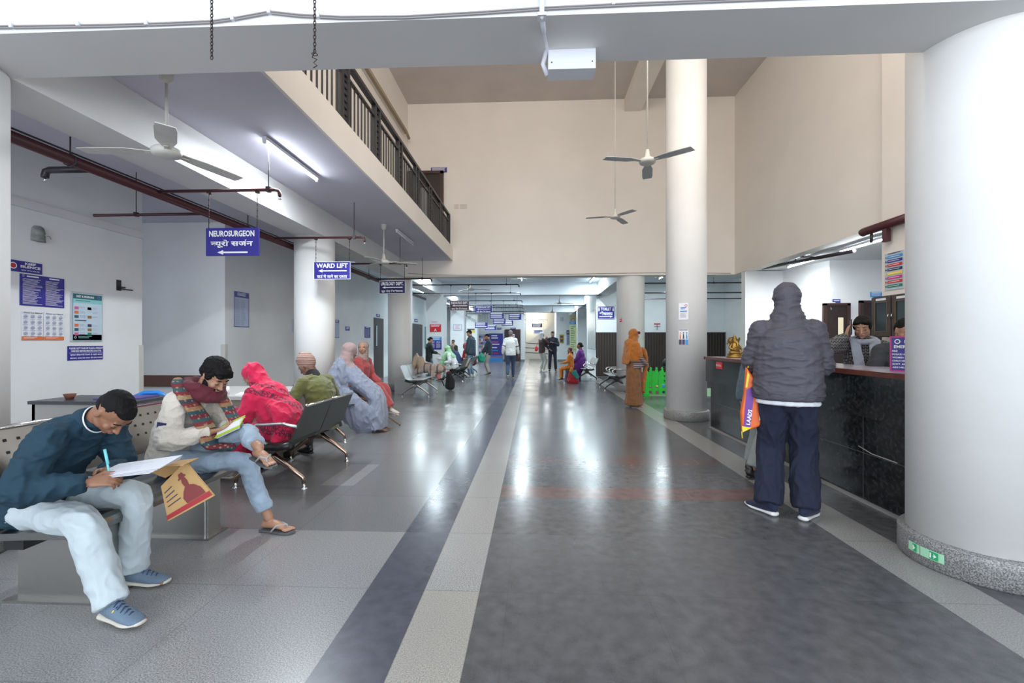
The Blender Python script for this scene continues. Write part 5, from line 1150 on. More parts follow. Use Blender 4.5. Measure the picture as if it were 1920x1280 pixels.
# pen, papers, paper carrier
hp_ = V((-2.51, 2.20, 0))+V((k['wL'].y, -k['wL'].x, k['wL'].z))
pn = empty('pen', (hp_.x+.085, hp_.y-.075, hp_.z+.0), 0, 'turquoise ball pen held upright by the writing man', 'pen'); PENM = mat('pen_turquoise', (.18, .62, .66), .35)
MB().tube([(.010, 0, -.025), (-.035, .015, .115)], .0048, 8).build('barrel', PENM, pn); MB().tube([(-.012, .008, .05), (-.036, .0155, .12)], .0062, 8).build('cap', PENM, pn)
pa = empty('papers', (-1.98, 2.17, .665), R(8), 'sheaf of white form sheets on the writing man knees', 'papers'); pa.rotation_euler = (R(4), R(-6), R(8))
for i in range(4):
    M_ = T(.004*i, .003*i, .0035*i, 0, 0, R(3*i-4)); MB().box(-.15, -.10, 0, .15, .11, .0012, M_).build('sheet', PAPER, pa)
f_ = MB(); 
for i in range(9): f_.box(-.12, -.08+i*.018, .0155, -.12+.2*(.5+.5*((i*7) % 5)/5), -.079+i*.018, .016)
f_.build('printed_lines', GREYINK, pa)
KR = mat('kraft_paper', (.55, .34, .14), .7, var=.08, vscale=8)
pb = empty('paper_carrier', (-1.97, 2.36, .62), 0, 'folded brown paper carrier with a red printed figure hanging over the knee', 'bag')
MB().add([(-.10, -.08, .03), (.17, -.10, .045), (.10, .10, .03), (-.06, .06, -.07), (-.10, -.08, .026), (.17, -.10, .041), (.10, .10, .026), (-.06, .06, -.074)], [(0, 1, 2, 3), (4, 7, 6, 5), (0, 4, 5, 1), (1, 5, 6, 2), (2, 6, 7, 3), (3, 7, 4, 0)]).build('flap', KR, pb)
F2 = [V((.115, -.02, .04)), V((.245, .02, -.155)), V((-.02, .03, -.30)), V((-.035, 0, -.10))]
MB().add([tuple(p) for p in F2]+[(p.x, p.y+.012, p.z) for p in F2], [(0, 1, 2, 3), (4, 7, 6, 5), (0, 4, 5, 1), (1, 5, 6, 2), (2, 6, 7, 3), (3, 7, 4, 0)]).build('front', KR, pb)
def q2(u_, v_, d=-.003): return tuple((F2[3]*(1-u_)*v_+F2[0]*u_*v_+F2[2]*(1-u_)*(1-v_)+F2[1]*u_*(1-v_))+V((0, d, 0)))
g = MB(); g.add([q2(0, .04), q2(1, .04), q2(1, .16), q2(0, .16)], [(0, 1, 2, 3)]); 
g.build('red_print', mat('carrier_red', (.42, .04, .05), .6), pb)
g = MB()
for poly_ in ([(.50, .17), (.93, .17), (.92, .34), (.84, .48), (.74, .54), (.62, .54), (.54, .46), (.47, .32)], [(.63, .54), (.74, .54), (.76, .66), (.74, .76), (.64, .76), (.61, .66)], [(.56, .76), (.80, .76), (.80, .80), (.56, .80)], [(.60, .80), (.77, .80), (.75, .88), (.63, .89)]): g.add([q2(a_, b_, -.004) for a_, b_ in poly_], [tuple(range(len(poly_)))])
g.build('printed_figure', mat('carrier_brown', (.24, .05, .05), .6), pb)
g = MB()
for i in range(4): v_ = .35+i*.13; g.add([q2(.08, v_, -.004), q2(.42-.03*i, v_+.02, -.004), q2(.42-.03*i, v_+.045, -.004), q2(.08, v_+.025, -.004)], [(0, 1, 2, 3)])
g.build('print', INK, pb)
# ---- B: man with patterned scarf -------------------------------------------------
CRM = cloth('jacket_cream', (.66, .60, .52), .95, .5, 120, .6); JEAN = cloth('jeans_light', (.33, .42, .52), .85, .1, 500, .3, .22, 6); MAR = cloth('scarf_maroon', (.11, .012, .025))
SCF = stripes('scarf_weave', 2, [(.16, .02, .03), (.03, .07, .09), (.30, .17, .08), (.20, .03, .035), (.05, .05, .06), (.35, .24, .13), (.22, .03, .04), (.04, .09, .10)], 5.0)
a = person('bearded man in cream jacket and patterned maroon scarf reading, legs crossed', -2.50, 3.02, -90)
k = skel(1.66, (0, .02, .51), lean=18, curl=20, hp=42, hy=-16, twist=-8, Rh=(.10, .36, .70), L=(-.02, .38, .70), eR=(.8, -.5, -.5), eL=(-.8, -.3, -.6), fR=(-.02, .69, .088, -10), fL=(.27, .92, .655, -34, -6), kL=(-.3, .7, 1), kR=(.1, 1, 1))
k['kL'] = V((.0, .53, .675)); k['kR'] = V((.03, .54, .485))
body(a, k, SK2, .0048, {'R': dict(d=(-.4, .9, .15), n=(-.3, -.3, .9), c=[30, 34, 38, 40], flip=-1), 'L': dict(d=(.2, .95, .1), n=(.2, -.3, .9), c=30, flip=-1)})
top(a, k, CRM, .0065, .024, hem=.07, wr=.010, loose=.014, it=4, arm=.028, wsc=(9, 11, 13)); trousers(a, k, JEAN, .0065, .012, wr=.008, cuff=.08, wide=.006, wsc=(13, 10, 9))
SLB = mat('slipper_grey', (.10, .10, .10), .7); SLS = mat('slipper_strap', (.35, .35, .35), .6)
for n in 'LR': slipper(a, k, n, SLB, SLS)
hair(a, k, HB, 'mop', .0055); face_parts(a, k, HB, beard=True)
nb = k['nb']; sc = MB()
ring = [nb+V((.10*math.cos(t), .085*math.sin(t)+.025, .045-.03*math.sin(t))) for t in [2*PI*i/16 for i in range(16)]]
sc.tube(ring, .043, 12, closed=True); sc.tube([p+V((0, .01, -.045)) for p in ring], .040, 12, closed=True); o = sc.build('scarf_loop', MAR, a); remesh(o, .008, 3, (.008, (12, 12, 16)))
sc = MB(); sc.loft([nb+V((.08, -.08, .08)), nb+V((.13, -.02, .02)), nb+V((.135, .07, -.10)), nb+V((.10, .13, -.25)), nb+V((.13, .16, -.33)), nb+V((.04, .24, -.36))], [(.06, .03), (.075, .03), (.080, .022), (.078, .02), (.075, .024), (.07, .03)], side=(.75, -.1, .2))
o = sc.build('scarf_end', SCF, a); remesh(o, .008, 3, (.006, (10, 10, 14)))
sc = MB(); sc.loft([nb+V((-.05, .10, -.02)), nb+V((-.06, .17, -.14)), nb+V((-.05, .24, -.24)), nb+V((-.02, .30, -.30))], [(.05, .025), (.06, .02), (.06, .02), (.05, .018)], side=(1, 0, 0))
o = sc.build('scarf_end', SCF, a); remesh(o, .008, 3, (.006, (10, 10, 14)))
f_ = MB(); e_ = nb+V((.13, .12, -.37))
MB().box(-.002, -.028, -.032, .004, .028, .032, Matrix.Translation(k['sR'].lerp(k['eR'], .62)+V((.068, -.004, .0))) @ Matrix.Rotation(R(-8), 4, 'X')).build('sleeve_patch', NAVY, a)
bkp = V((-2.50, 3.02, 0))+V((k['wR'].y+.10, -k['wR'].x+.04, k['wR'].z+.03)); bo = empty('booklet', bkp, 0, 'open white booklet with lime edge in the scarf man hands', 'book')
bo.rotation_euler = (R(22), R(-25), R(10)); MB().box(-.07, -.075, 0, .085, -.002, .010, T(0, 0, 0, R(12))).box(-.07, .002, 0, .085, .075, .010, T(0, 0, 0, R(-12))).build('pages', PAPER, bo); MB().box(-.075, -.08, -.006, .09, .08, -.001).build('cover', mat('cover_lime', (.45, .60, .05), .5), bo)
# ---- C: woman in pink shawl ---------------------------------------------------------
PINK = cloth('shawl_pink', (.68, .008, .075), .8, .3, 260, .2, .10, 4); PINKD = PINK.copy(); PINKD.name = 'shawl_pink_printed'
def pink_print(m):
    nt = m.node_tree; N = nt.nodes; L = nt.links; b = N['Principled BSDF']; old = b.inputs['Base Color'].links[0].from_socket
    tc = N.new('ShaderNodeTexCoord'); mp = N.new('ShaderNodeMapping'); mp.inputs['Rotation'].default_value = (0, R(-32), 0); L.new(tc.outputs['Object'], mp.inputs[0]); sp = N.new('ShaderNodeSeparateXYZ'); L.new(mp.outputs[0], sp.inputs[0])
    def M(op, a, c=None):
        n = N.new('ShaderNodeMath'); n.operation = op
        for i, q in enumerate((a, c)):
            if q is None: continue
            if isinstance(q, (int, float)): n.inputs[i].default_value = q
            else: L.new(q, n.inputs[i])
        return n.outputs[0]
    Z = sp.outputs[2]; band = lambda a, c: M('MULTIPLY', M('GREATER_THAN', Z, a), M('LESS_THAN', Z, c))
    bands = M('ADD', M('ADD', band(.60, .655), band(.69, .735)), band(.30, .37))
    wv = N.new('ShaderNodeTexVoronoi'); wv.feature = 'DISTANCE_TO_EDGE'; wv.inputs['Scale'].default_value = 34; L.new(tc.outputs['Object'], wv.inputs['Vector']); lace = M('LESS_THAN', wv.outputs['Distance'], .13)
    mx = N.new('ShaderNodeMix'); mx.data_type = 'RGBA'; L.new(M('MULTIPLY', M('MULTIPLY', bands, lace), .85), mx.inputs[0]); L.new(old, mx.inputs[6]); mx.inputs[7].default_value = (.06, .012, .03, 1); L.new(mx.outputs[2], b.inputs['Base Color'])
pink_print(PINKD)
a = person('woman wrapped in a bright pink shawl bent towards the pale desk', -2.36, 4.14, 78)
k = skel(1.52, (0, -.02, .48), lean=25, curl=16, hp=40, hy=6, L=(-.12, .40, .62), Rh=(.14, .40, .62), fL=(-.10, .50, .08, 0), fR=(.10, .42, .08, -5), kL=(0, 1, 1), kR=(0, 1, 1))
body(a, k, SK2, .007); face_parts(a, k, HB, glasses=CHROME)
wrap(a, k, PINKD, 'shawl', .0075, .014, lo=.42, big=1.10, chest=.015, shapes=[([k['sR'], k['eR'], k['wR']+V((0, 0, .02))], [.075, .075, .055]), ([k['sL'], k['eL'], k['wL']+V((0, 0, .02))], [.075, .075, .055]), ([k['ch']+V((0, -.05, 0)), V((0, -.10, .62)), V((0, -.10, .40))], [(.17, .08), (.20, .08), (.22, .07)], dict(side=(1, 0, 0), cap=(1, .2)))], wsc=(11, 11, 8))
trousers(a, k, PINK, .009, .03, wr=.008, cuff=.04, wide=.02)
for n in 'LR': shoe(a, k, n, cloth('shoe_beige', (.55, .48, .45)), SOLE, .92)
hair(a, k, HB, 'buzz', .008)
# ---- D: man in green jumper with knitted cap ---------------------------------------
OLV = cloth('jumper_olive', (.125, .135, .035), .95, .4, 220, .5); KNIT = stripes('cap_knit', 2, [(.42, .28, .24), (.20, .09, .08), (.45, .32, .28), (.30, .18, .16)], 26)
a = person('man in olive jumper and pink knitted cap seen from behind on the waiting bench', -2.26, 4.80, 62)
k = skel(1.60, (0, 0, .46), lean=12, curl=16, hp=36, hy=24, L=(-.25, .35, .62), Rh=(.22, .38, .62), fL=(-.12, .42, .09, 0), fR=(.12, .42, .09, 0), kL=(0, 1, 1), kR=(0, 1, 1), w=1.08)
body(a, k, SK3, .007); top(a, k, OLV, .008, .024, wr=.009, wsc=(10, 10, 13), loose=.02, name='jumper', arm=.022); trousers(a, k, cloth('trouser_charcoal', (.03, .03, .035)), .010, .018)
for n in 'LR': shoe(a, k, n, BLACKP, BLACKP)
cp = MB(); HRk = k['HR']; hc = k['hc']; cp.ball(hc+HRk @ V((0, -.018, .065)), (.090, .098, .085), HRk, 20, 14); cp.loft([hc+HRk @ V((0, -.02, .02)), hc+HRk @ V((0, -.02, .06))], [(.088, .098), (.090, .099)], side=HRk @ V((1, 0, 0))); cp.ball(hc+HRk @ V((0, -.02, .155)), .02)
remesh(cp.build('knitted_cap', KNIT, a), .007, 2, (.002, (60, 60, 60))); face_parts(a, k, HG, glasses=CHROME)
remesh(MB().loft([k['nb']-V((0, 0, .01)), k['nb']+(k['hc']-k['nb'])*.35], [(.078, .074), (.070, .068)]).build('collar', cloth('collar_black', (.015, .015, .015)), a), .009, 2)
# ---- E: grey blue shawl ---------------------------------------------------------------
GB = cloth('shawl_grey_blue', (.235, .265, .35), .9, .4, 200, .3, .06, 4); MV = cloth('shawl_mauve', (.34, .235, .23), .9, .3)
a = person('sitter draped in a long grey blue shawl and mauve head cloth with a cane', -2.78, 6.52, -86)
k = skel(1.62, (0, 0, .52), lean=2, curl=10, hp=20, hy=40, L=(-.06, .26, .66), Rh=(.06, .26, .66), eL=(-.2, -.2, -1), eR=(.2, -.2, -1), fL=(-.10, .50, .08, 0), fR=(.10, .50, .08, 0), kL=(0, 1, 1), kR=(0, 1, 1))
body(a, k, SK1, .009); wrap(a, k, MV, 'head_cloth', .010, .008, lo=.16, big=1.14, arms=False, shapes=[([k['nb']+V((0, -.03, .03)), k['ch']+V((.03, .13, .04)), k['ch']+V((.05, .19, -.12))], [(.12, .10), (.09, .05), (.05, .03)], dict(side=(1, 0, 0)))])
wrap(a, k, GB, 'shawl', .009, .016, lo=.42, head=False, chest=.03, wsc=(13, 13, 4.5), shapes=[([k['nb']+V((0, -.04, 0)), V((0, -.08, .75)), V((0, -.06, .55))], [(.17, .11), (.25, .14), (.27, .15)], dict(side=(1, 0, 0))),
    ([k['ch']+V((0, .05, 0)), V((0, .30, .66)), V((.0, .48, .50)), V((.02, .52, .25)), V((.02, .53, .06))], [(.19, .14), (.20, .12), (.21, .12), (.23, .13), (.25, .11)], dict(side=(1, 0, 0), cap=(1, .2))), ([V((.17, -.02, .60)), V((.22, .14, .40)), V((.22, .36, .20)), V((.18, .46, .05))], [(.14, .07), (.20, .06), (.22, .05), (.20, .04)], dict(side=(0, 1, 0)))])
cn = empty('walking_cane', (-2.30, 6.72, 0), 0, 'thin wooden cane leaning out to the floor from the grey blue shawl', 'cane')
p1 = on(750, 797, Z=.01); p1 = p1-V((-2.30, 6.72, 0)); MB().tube([(-.12, .0, .34), (p1.x, p1.y, .012)], [.010, .008], 8).build('shaft', mat('cane_wood', (.22, .12, .06), .5), cn); MB().tube([(p1.x-.008, p1.y, .016), (p1.x+.004, p1.y, .010)], .013, 8).build('rubber_tip', BLACKP, cn)
# ---- F: red clad woman beyond --------------------------------------------------------------
RDC = cloth('clothes_brick_red', (.36, .055, .055), .9, .3); KNIT2 = stripes('hood_knit', 2, [(.40, .30, .27), (.14, .10, .10), (.45, .35, .32), (.2, .15, .15)], 30)
a = person('woman in brick red clothes and patterned hood looking back at the viewer', -2.80, 7.2, -100)
k = skel(1.60, (0, 0, .56), lean=6, curl=5, hp=2, hy=-72, L=(-.14, .30, .62), Rh=(.14, .32, .62), fR=(.12, .62, .26, -20), fL=(.0, .52, .20, 0), kL=(-.2, 1, 1), kR=(.2, 1, 1))
body(a, k, SK2, .008); top(a, k, RDC, .010, .03, wr=.008, name='coat', loose=.02); trousers(a, k, RDC, .010, .03, wr=.008, wide=.02); face_parts(a, k, HB, closed=False)
wrap(a, k, KNIT2, 'hood', .009, .002, lo=.1, big=1.0, arms=False, back=.034); 
for n in 'LR': shoe(a, k, n, cloth('shoe_pale', (.55, .50, .46)), SOLE, .95)
# ---- G: hooded man at the counter ---------------------------------------------------------------
GRJ = cloth('jacket_slate', (.072, .066, .086), .62, .0, 300, .15, .06, 5); NVT = cloth('trouser_navy', (.012, .016, .038), .9, .0); WSH = cloth('shirt_white', (.75, .76, .80)); NVS = cloth('shoe_navy', (.012, .018, .05), .9); WSO = mat('sole_white', (.75, .74, .72), .5)
a = person('hooded man in slate jacket and navy trousers seen from behind at the counter', 1.90, 3.50, -26)
k = skel(1.74, None, lean=3, curl=8, hp=14, hy=4, Rh=(.12, .30, 1.14), L=(-.12, .30, 1.14), eR=(.35, -.2, -1), eL=(-.42, -.2, -1), fL=(-.125, -.03, .09, 46), fR=(.115, -.02, .09, -22), w=1.08)
body(a, k, SK1, .008); o = top(a, k, GRJ, .007, .034, hem=.0, wr=.0105, loose=.055, hood=True, arm=.036, wsc=(6, 6, 17), it=4)
s = k['s']; P = k['P']
sh = MB(); sh.loft([P+V((0, 0, -.085)), P+V((0, 0, -.02))], [(.218, .158), (.200, .15)], cap=(.1, .3)); remesh(sh.build('shirt_tail', WSH, a), .009, 2, (.004, (9, 9, 4)))
hb = MB(); hb.loft([P+V((0, 0, -.050)), P+V((0, 0, .01))], [(.234, .172), (.236, .176)], cap=(.1, .3)); remesh(hb.build('hem_band', GRJ, a), .009, 2, (.003, (12, 12, 30)))
trousers(a, k, NVT, .007, .036, wr=.014, wide=.026, cuff=.0, wsc=(11, 11, 5))
for n in 'LR': shoe(a, k, n, NVS, WSO, 1.08, NVS)
# paper he reads
pz = on(1560, 665, X=2.62); p_ = empty('papers', (2.42, 4.05, 1.17), R(-30), 'white printed sheet held above the counter edge by the hooded man', 'papers'); p_.rotation_euler = (R(38), R(12), R(-28)); MB().box(-.13, -.09, 0, .13, .10, .002).build('sheet', PAPER, p_)
f_ = MB()
for i in range(7): f_.box(-.10, -.07+i*.022, .0022, .10-.03*(i % 3), -.065+i*.022, .003)
f_.build('printed_lines', GREYINK, p_)
# ---- G2: companion with shopping bag --------------------------------------------------------------
a = person('person in grey trousers standing close to the counter behind the hooded man', 2.12, 4.52, -75)
k = skel(1.54, None, lean=14, curl=10, hp=18, Rh=(.20, .05, .78), L=(-.1, .32, 1.05), fR=(.10, -.08, .085, -8), fL=(-.08, .05, .085, 10), eR=(.6, -.9, 0))
body(a, k, SK1, .009); top(a, k, cloth('jumper_blue_grey', (.06, .10, .13)), .010, .024, wr=.007, name='jumper', loose=.02); trousers(a, k, cloth('trouser_grey_green', (.24, .26, .25)), .010, .024, wr=.006, wide=.012); hair(a, k, HB, 'short', .009)
for n in 'LR': shoe(a, k, n, BLACKP, BLACKP)
BGO = mat('bag_orange', (.80, .14, .02), .35); BGP = mat('bag_purple', (.16, .03, .30), .35)
c0 = on(1413, 750, Y=3.62)
bg = empty('shopping_bag', (c0.x, 3.62, c0.z), R(-12), 'orange and purple plastic shopping bag hanging beside the hooded man', 'bag')
pf = [(-.055, .26), (.02, .14), (.10, .13), (.13, -.02), (.10, -.17), (.0, -.215), (-.085, -.25), (-.095, -.10), (-.07, .05)]
b_ = MB(); b_.prism(pf, 'y', -.03, .03); o = b_.build('pouch', BGO, bg); bevel(o, .015, 3)
def strip(pts, m_, nm, d=-.0325): MB().add([(x, d, z) for x, z in pts], [tuple(range(len(pts)))]).build(nm, m_, bg)
strip([(-.058, .085), (.0, .115), (-.03, -.215), (-.080, -.225)], BGP, 'purple_band'); strip([(.055, .08), (.10, .08), (.12, -.03), (.095, -.13), (.03, -.15)], PAPER, 'label_panel'); strip([(-.05, .22), (-.035, .20), (-.052, .10), (-.066, .10)], YELLOW, 'yellow_band'); strip([(-.09, -.20), (-.02, -.208), (-.085, -.249)], YELLOW, 'yellow_corner', -.033)
vs, fs = text_mesh('LAADS', .03); x1 = max(v[0] for v in vs); Mt = Matrix.Translation((-.034, -.034, -.19)) @ Matrix.Rotation(R(-82), 4, 'Y') @ Matrix.Scale(.12/x1, 4); MB().add([Mt @ V((v[0], 0, v[1])) for v in vs], fs).build('lettering', SWHITE, bg)
MB().tube([(-.04, 0, .25), (-.02, 0, .33), (.02, 0, .36)], .006, 6).tube([(-.085, 0, -.245), (-.08, 0, -.30)], .004, 5).build('strap', YELLOW, bg)
f_ = MB()
for i in range(7): f_.box(.065+.003*i, -.0335, .05-i*.022, .10, -.033, .058-i*.022)
f_.build('label_lines', GREYINK, bg)
# ---- H: receptionist -------------------------------------------------------------------------------
BLKT = mat('cardigan_black', (.012, .012, .014), .95); CHK = None
def check_mat():
    m = bpy.data.materials.new('check_cardigan'); m.use_nodes = True; nt = m.node_tree; b = nt.nodes['Principled BSDF']; b.inputs['Roughness'].default_value = .95
    tc = nt.nodes.new('ShaderNodeTexCoord'); br = nt.nodes.new('ShaderNodeTexBrick'); br.inputs['Scale'].default_value = 17; br.inputs['Color1'].default_value = (.012, .012, .014, 1); br.inputs['Color2'].default_value = (.02, .02, .024, 1); br.inputs['Mortar'].default_value = (.35, .34, .32, 1); br.inputs['Mortar Size'].default_value = .022
    mp = nt.nodes.new('ShaderNodeMapping'); mp.inputs['Rotation'].default_value = (R(90), R(20), 0); nt.links.new(tc.outputs['Object'], mp.inputs[0]); nt.links.new(mp.outputs[0], br.inputs['Vector']); nt.links.new(br.outputs['Color'], b.inputs['Base Color']); return m
CHK = check_mat(); GSC = cloth('scarf_grey', (.30, .33, .40), .95, .3, 150, .8)
a = person('receptionist in black checked cardigan and grey scarf phoning behind the counter', 3.36, 4.82, 152)
k = skel(1.64, (0, 0, .82), lean=6, curl=8, hp=24, hy=-14, Rh=(.15, .17, 1.36), L=(-.12, .34, 1.12), eR=(.8, .2, -.9), eL=(-.8, -.2, -.6), fL=(-.1, .42, .40, 0), fR=(.1, .42, .40, 0), kL=(0, 1, 1), kR=(0, 1, 1))
body(a, k, SK2, .0055, {'R': dict(d=(-.25, -.15, 1), n=(-.9, -.1, -.2), c=[30, 36, 40, 44])}); top(a, k, CHK, .009, .022, wr=.005, name='cardigan', loose=.006); trousers(a, k, BLKT, .012, .02); hair(a, k, HB, 'pony', .007); face_parts(a, k, HB)
nb = k['nb']; sc = MB(); sc.tube([nb+V((.095*math.cos(t), .075*math.sin(t)+.01, .02-.02*math.sin(t))) for t in [2*PI*i/16 for i in range(16)]], .030, 10, closed=True)
sc.loft([nb+V((-.08, .06, .02)), nb+V((-.085, .13, -.12)), nb+V((-.07, .16, -.30)), nb+V((-.07, .18, -.42))], [(.045, .02), (.055, .018), (.06, .018), (.06, .018)]); sc.loft([nb+V((.08, .06, .02)), nb+V((.06, .14, -.14)), nb+V((.03, .17, -.34))], [(.04, .02), (.045, .018), (.05, .018)]); remesh(sc.build('scarf', GSC, a), .007, 2, (.004, (14, 14, 8)))
wp = Matrix.Rotation(R(152), 3, 'Z') @ (k['wR']+V((-.04, .0, .085)))+V((3.36, 4.82, 0)); ph = empty('phone', wp, R(150), 'dark phone held to the receptionist ear', 'phone'); MB().box(-.006, -.036, -.07, .006, .036, .07, T(0, 0, 0, R(20))).build('body', BLACKP, ph)
ch = empty('office_chair', (3.42, 4.92, 0), R(150), 'black office chair under the phoning receptionist', 'chair'); MB().box(-.24, -.24, .60, .24, .22, .66).build('seat', BLACKP, ch); MB().cyl(0, 0, .05, .6, .03).build('post', BLACKP, ch)
for i in range(5): MB().tube([(0, 0, .07), (.28*math.cos(2*PI*i/5), .28*math.sin(2*PI*i/5), .03)], .02, 8).build('leg', BLACKP, ch)
a = person('second receptionist with tied dark hair partly hidden by the helpline board', 3.40, 4.45, 165)
k = skel(1.60, (0, 0, .80), lean=8, curl=8, hp=32, hy=5, L=(-.15, .35, 1.0), Rh=(.15, .35, 1.0), fL=(-.1, .42, .38, 0), fR=(.1, .42, .38, 0), kL=(0, 1, 1), kR=(0, 1, 1))
body(a, k, SK2, .008); top(a, k, cloth('cardigan_dark', (.03, .03, .035)), .011, .02, name='cardigan'); trousers(a, k, BLKT, .012, .02); hair(a, k, HB, 'bun', .008); face_parts(a, k, HB)
ch2 = copy_tree(ch, None, 'black office chair under the second receptionist'); ch2.location = (3.46, 4.52, 0)
# ---- J: woman in orange shawl ---------------------------------------------------------------------------
ORS = cloth('shawl_orange', (.42, .135, .015), .9, .3, 90, .8, .12, 9); SKT = cloth('skirt_ochre', (.22, .095, .035), .9, .2, 60, .8, .2, 16); FLR = stripes('tunic_print', 2, [(.35, .33, .35), (.05, .03, .04), (.40, .36, .36), (.12, .03, .08)], 14)
a = person('woman in a long orange shawl and ochre skirt standing before the green fence', 1.99, 9.15, -84)
k = skel(1.54, None, lean=-1, hp=4, hy=2, L=(-.13, .20, .86), Rh=(.13, .20, .86), eL=(-.8, -.6, -.2), eR=(.8, -.6, -.2), w=1.2)
body(a, k, SK2, .009); s = k['s']
sk_ = MB(); sk_.loft([(0, 0, .86), (0, 0, .6), (0, 0, .3), (0, 0, .06)], [(.155, .14), (.165, .15), (.175, .16), (.195, .18)], cap=(1, .15)); remesh(sk_.build('skirt', SKT, a), .011, 3, (.012, (9, 9, 1.6)))
remesh(MB().loft([(0, .03, .98), (0, .05, .80)], [(.17, .155), (.185, .165)], cap=(1, .2)).loft([k['eR'], k['wR']], [.045, .04]).build('tunic', FLR, a), .011, 3)
wrap(a, k, ORS, 'shawl', .009, .013, lo=.26, big=1.12, chest=.02, back=.028, capb=.2, shapes=[([k['nb']+V((0, -.08, 0)), V((0, -.13, 1.05)), V((0, -.17, .86))], [(.16, .09), (.20, .07), (.18, .05)], dict(side=(1, 0, 0), cap=(1, .3))), ([V((.05, .17, 1.15)), V((.05, .23, .9)), V((.03, .20, .55)), V((.03, .17, .32))], [(.09, .05), (.08, .045), (.07, .035), (.06, .02)], dict(side=(1, 0, 0)))], wsc=(8, 8, 7)); face_parts(a, k, HB)
for n in 'LR': slipper(a, k, n, SLS, SLB)
remesh(MB().loft([k['hc']+k['HR'] @ V((-.05, .075, .05)), k['hc']+k['HR'] @ V((.05, .075, .05))], [.03, .03]).build('head_scarf', cloth('under_scarf_maroon', (.14, .01, .03)), a), .009, 2)

# ---- people farther in ---------------------------------------------------------------------------------------
def simple(label, x, y, rz, H, topm, botm, skin=SK1, hm=HB, hst='short', vox=.012, tname='jacket', shm=None, som=None, hd=True, puff=.024, loose=.015, hem=.08, hoodm=None, **kw):
    a = person(label, x, y, rz); k = skel(H, **kw); body(a, k, skin, vox*.85, it=2)
    top(a, k, topm, vox, puff, wr=.006, name=tname, loose=loose, hem=hem, it=3); trousers(a, k, botm, vox, .018, wr=.004, it=3)
    for n in 'LR': shoe(a, k, n, shm or BLACKP, som or SOLE, vox=.010)
    if hd: hair(a, k, hm, hst, .010)
    return a, k
DEN = cloth('jeans_dark', (.035, .06, .13)); PUF = mat('puffer_navy', (.022, .045, .065), .5, bump=0); WJ = cloth('jumper_white', (.66, .67, .66)); BRW = cloth('hoodie_brown', (.035, .018, .016)); STN = cloth('trouser_stone', (.38, .38, .35)); TRK = cloth('tracksuit_ink', (.010, .013, .028)); NVJ = cloth('jacket_navy', (.018, .032, .055)); BGE = cloth('trouser_beige', (.34, .31, .27)); BLKC = cloth('coat_black', (.010, .014, .016)); JM = cloth('jeans_mid', (.14, .24, .36))
a, k = simple('grey haired man in white jumper walking away down the middle of the hall', -.80, 15.9, 2, 1.70, WJ, DEN, hm=HG, tname='jumper', L=(-.27, .0, .86), Rh=(.28, .10, .84), fL=(-.10, -.22, .16, 4, -32), fR=(.09, .16, .085, -4), w=1.08)
for n in 'LR': e = k['s'+n].lerp(k['e'+n], .80); MB().loft([e, e.lerp(k['e'+n], .15)], [.073, .073], sub=1).build('sleeve_stripe', cloth('stripe_grey', (.10, .10, .12)), a)
a, k = simple('person in brown hoodie and pale head wrap raising a hand to the face', .36, 19.5, -62, 1.70, BRW, STN, tname='hoodie', shm=WJ, som=WJ, hd=False, L=(-.03, .22, 1.38), Rh=(.06, .22, 1.42), eL=(-.3, .5, -1), eR=(.3, .6, -1), fL=(-.1, 0, .085, 20), fR=(.1, .02, .085, -30), w=1.1)
wrap(a, k, cloth('wrap_pale', (.50, .50, .50)), 'head_wrap', .010, .004, arms=False, big=1.0)
rb_ = empty('red_pouch', (.12, 19.3, 1.0), 0, 'small red bag hanging behind the brown hoodie person', 'bag'); MB().loft([(0, 0, -.08), (0, 0, .06)], [(.07, .04), (.06, .035)]).build('pouch', SRED, rb_); MB().tube([(0, 0, .1), (.08, .05, .3), (.14, .08, .42)], .008, 6).build('strap', SRED, rb_)
a, k = simple('man in dark tracksuit facing the viewer and holding a phone at his chest', .82, 19.55, 178, 1.74, TRK, TRK, skin=SK2, L=(-.02, .22, 1.24), Rh=(.14, .18, .98), eL=(-.9, -.3, -.6), eR=(.9, -.3, -.2), fL=(-.13, 0, .085, 8), fR=(.13, 0, .085, -8), hp=6, w=1.08)
face_parts(a, k, HB, closed=False); MB().tube([k['sL']+V((-.05, .03, -.02)), k['eL']+V((-.06, .0, 0))], .008, 6).tube([k['hR']+V((.10, .02, -.02)), k['kR']+V((.075, .0, 0)), k['aR']+V((.06, 0, .06))], .008, 6).tube([k['hL']+V((-.10, .02, -.02)), k['kL']+V((-.075, .0, 0)), k['aL']+V((-.06, 0, .06))], .008, 6).build('white_piping', SWHITE, a)
a, k = simple('man in quilted navy jacket and light jeans looking down, carrying a paper bag', -2.27, 16.5, 80, 1.74, PUF, JM, shm=WJ, som=WJ, hp=30, puff=.045, loose=.03, L=(-.22, .12, .82), Rh=(.22, .05, .84), fL=(-.1, .0, .085, 10), fR=(.1, -.05, .085, -6), skin=SK2, w=1.1)
qb = MB()
for i in range(8): z = k['P'].z-.02+i*.062; c = k['P'].lerp(k['nb'], (z-k['P'].z)/(k['nb'].z-k['P'].z)); qb.tube([c+V((.20*math.cos(t), .155*math.sin(t), 0)) for t in [2*PI*j/20 for j in range(20)]], .020, 8, closed=True)
qb.build('quilting', PUF, a)
pb2 = empty('paper_bag', (-2.38, 16.2, .52), R(10), 'cream paper bag carried by the man in the quilted jacket', 'bag'); MB().box(-.13, -.05, -.19, .13, .05, .19).build('pouch', mat('bag_cream', (.50, .45, .38), .6), pb2); MB().tube([(-.07, 0, .19), (0, 0, .28), (.07, 0, .19)], .006, 6).build('handle', BGE, pb2)
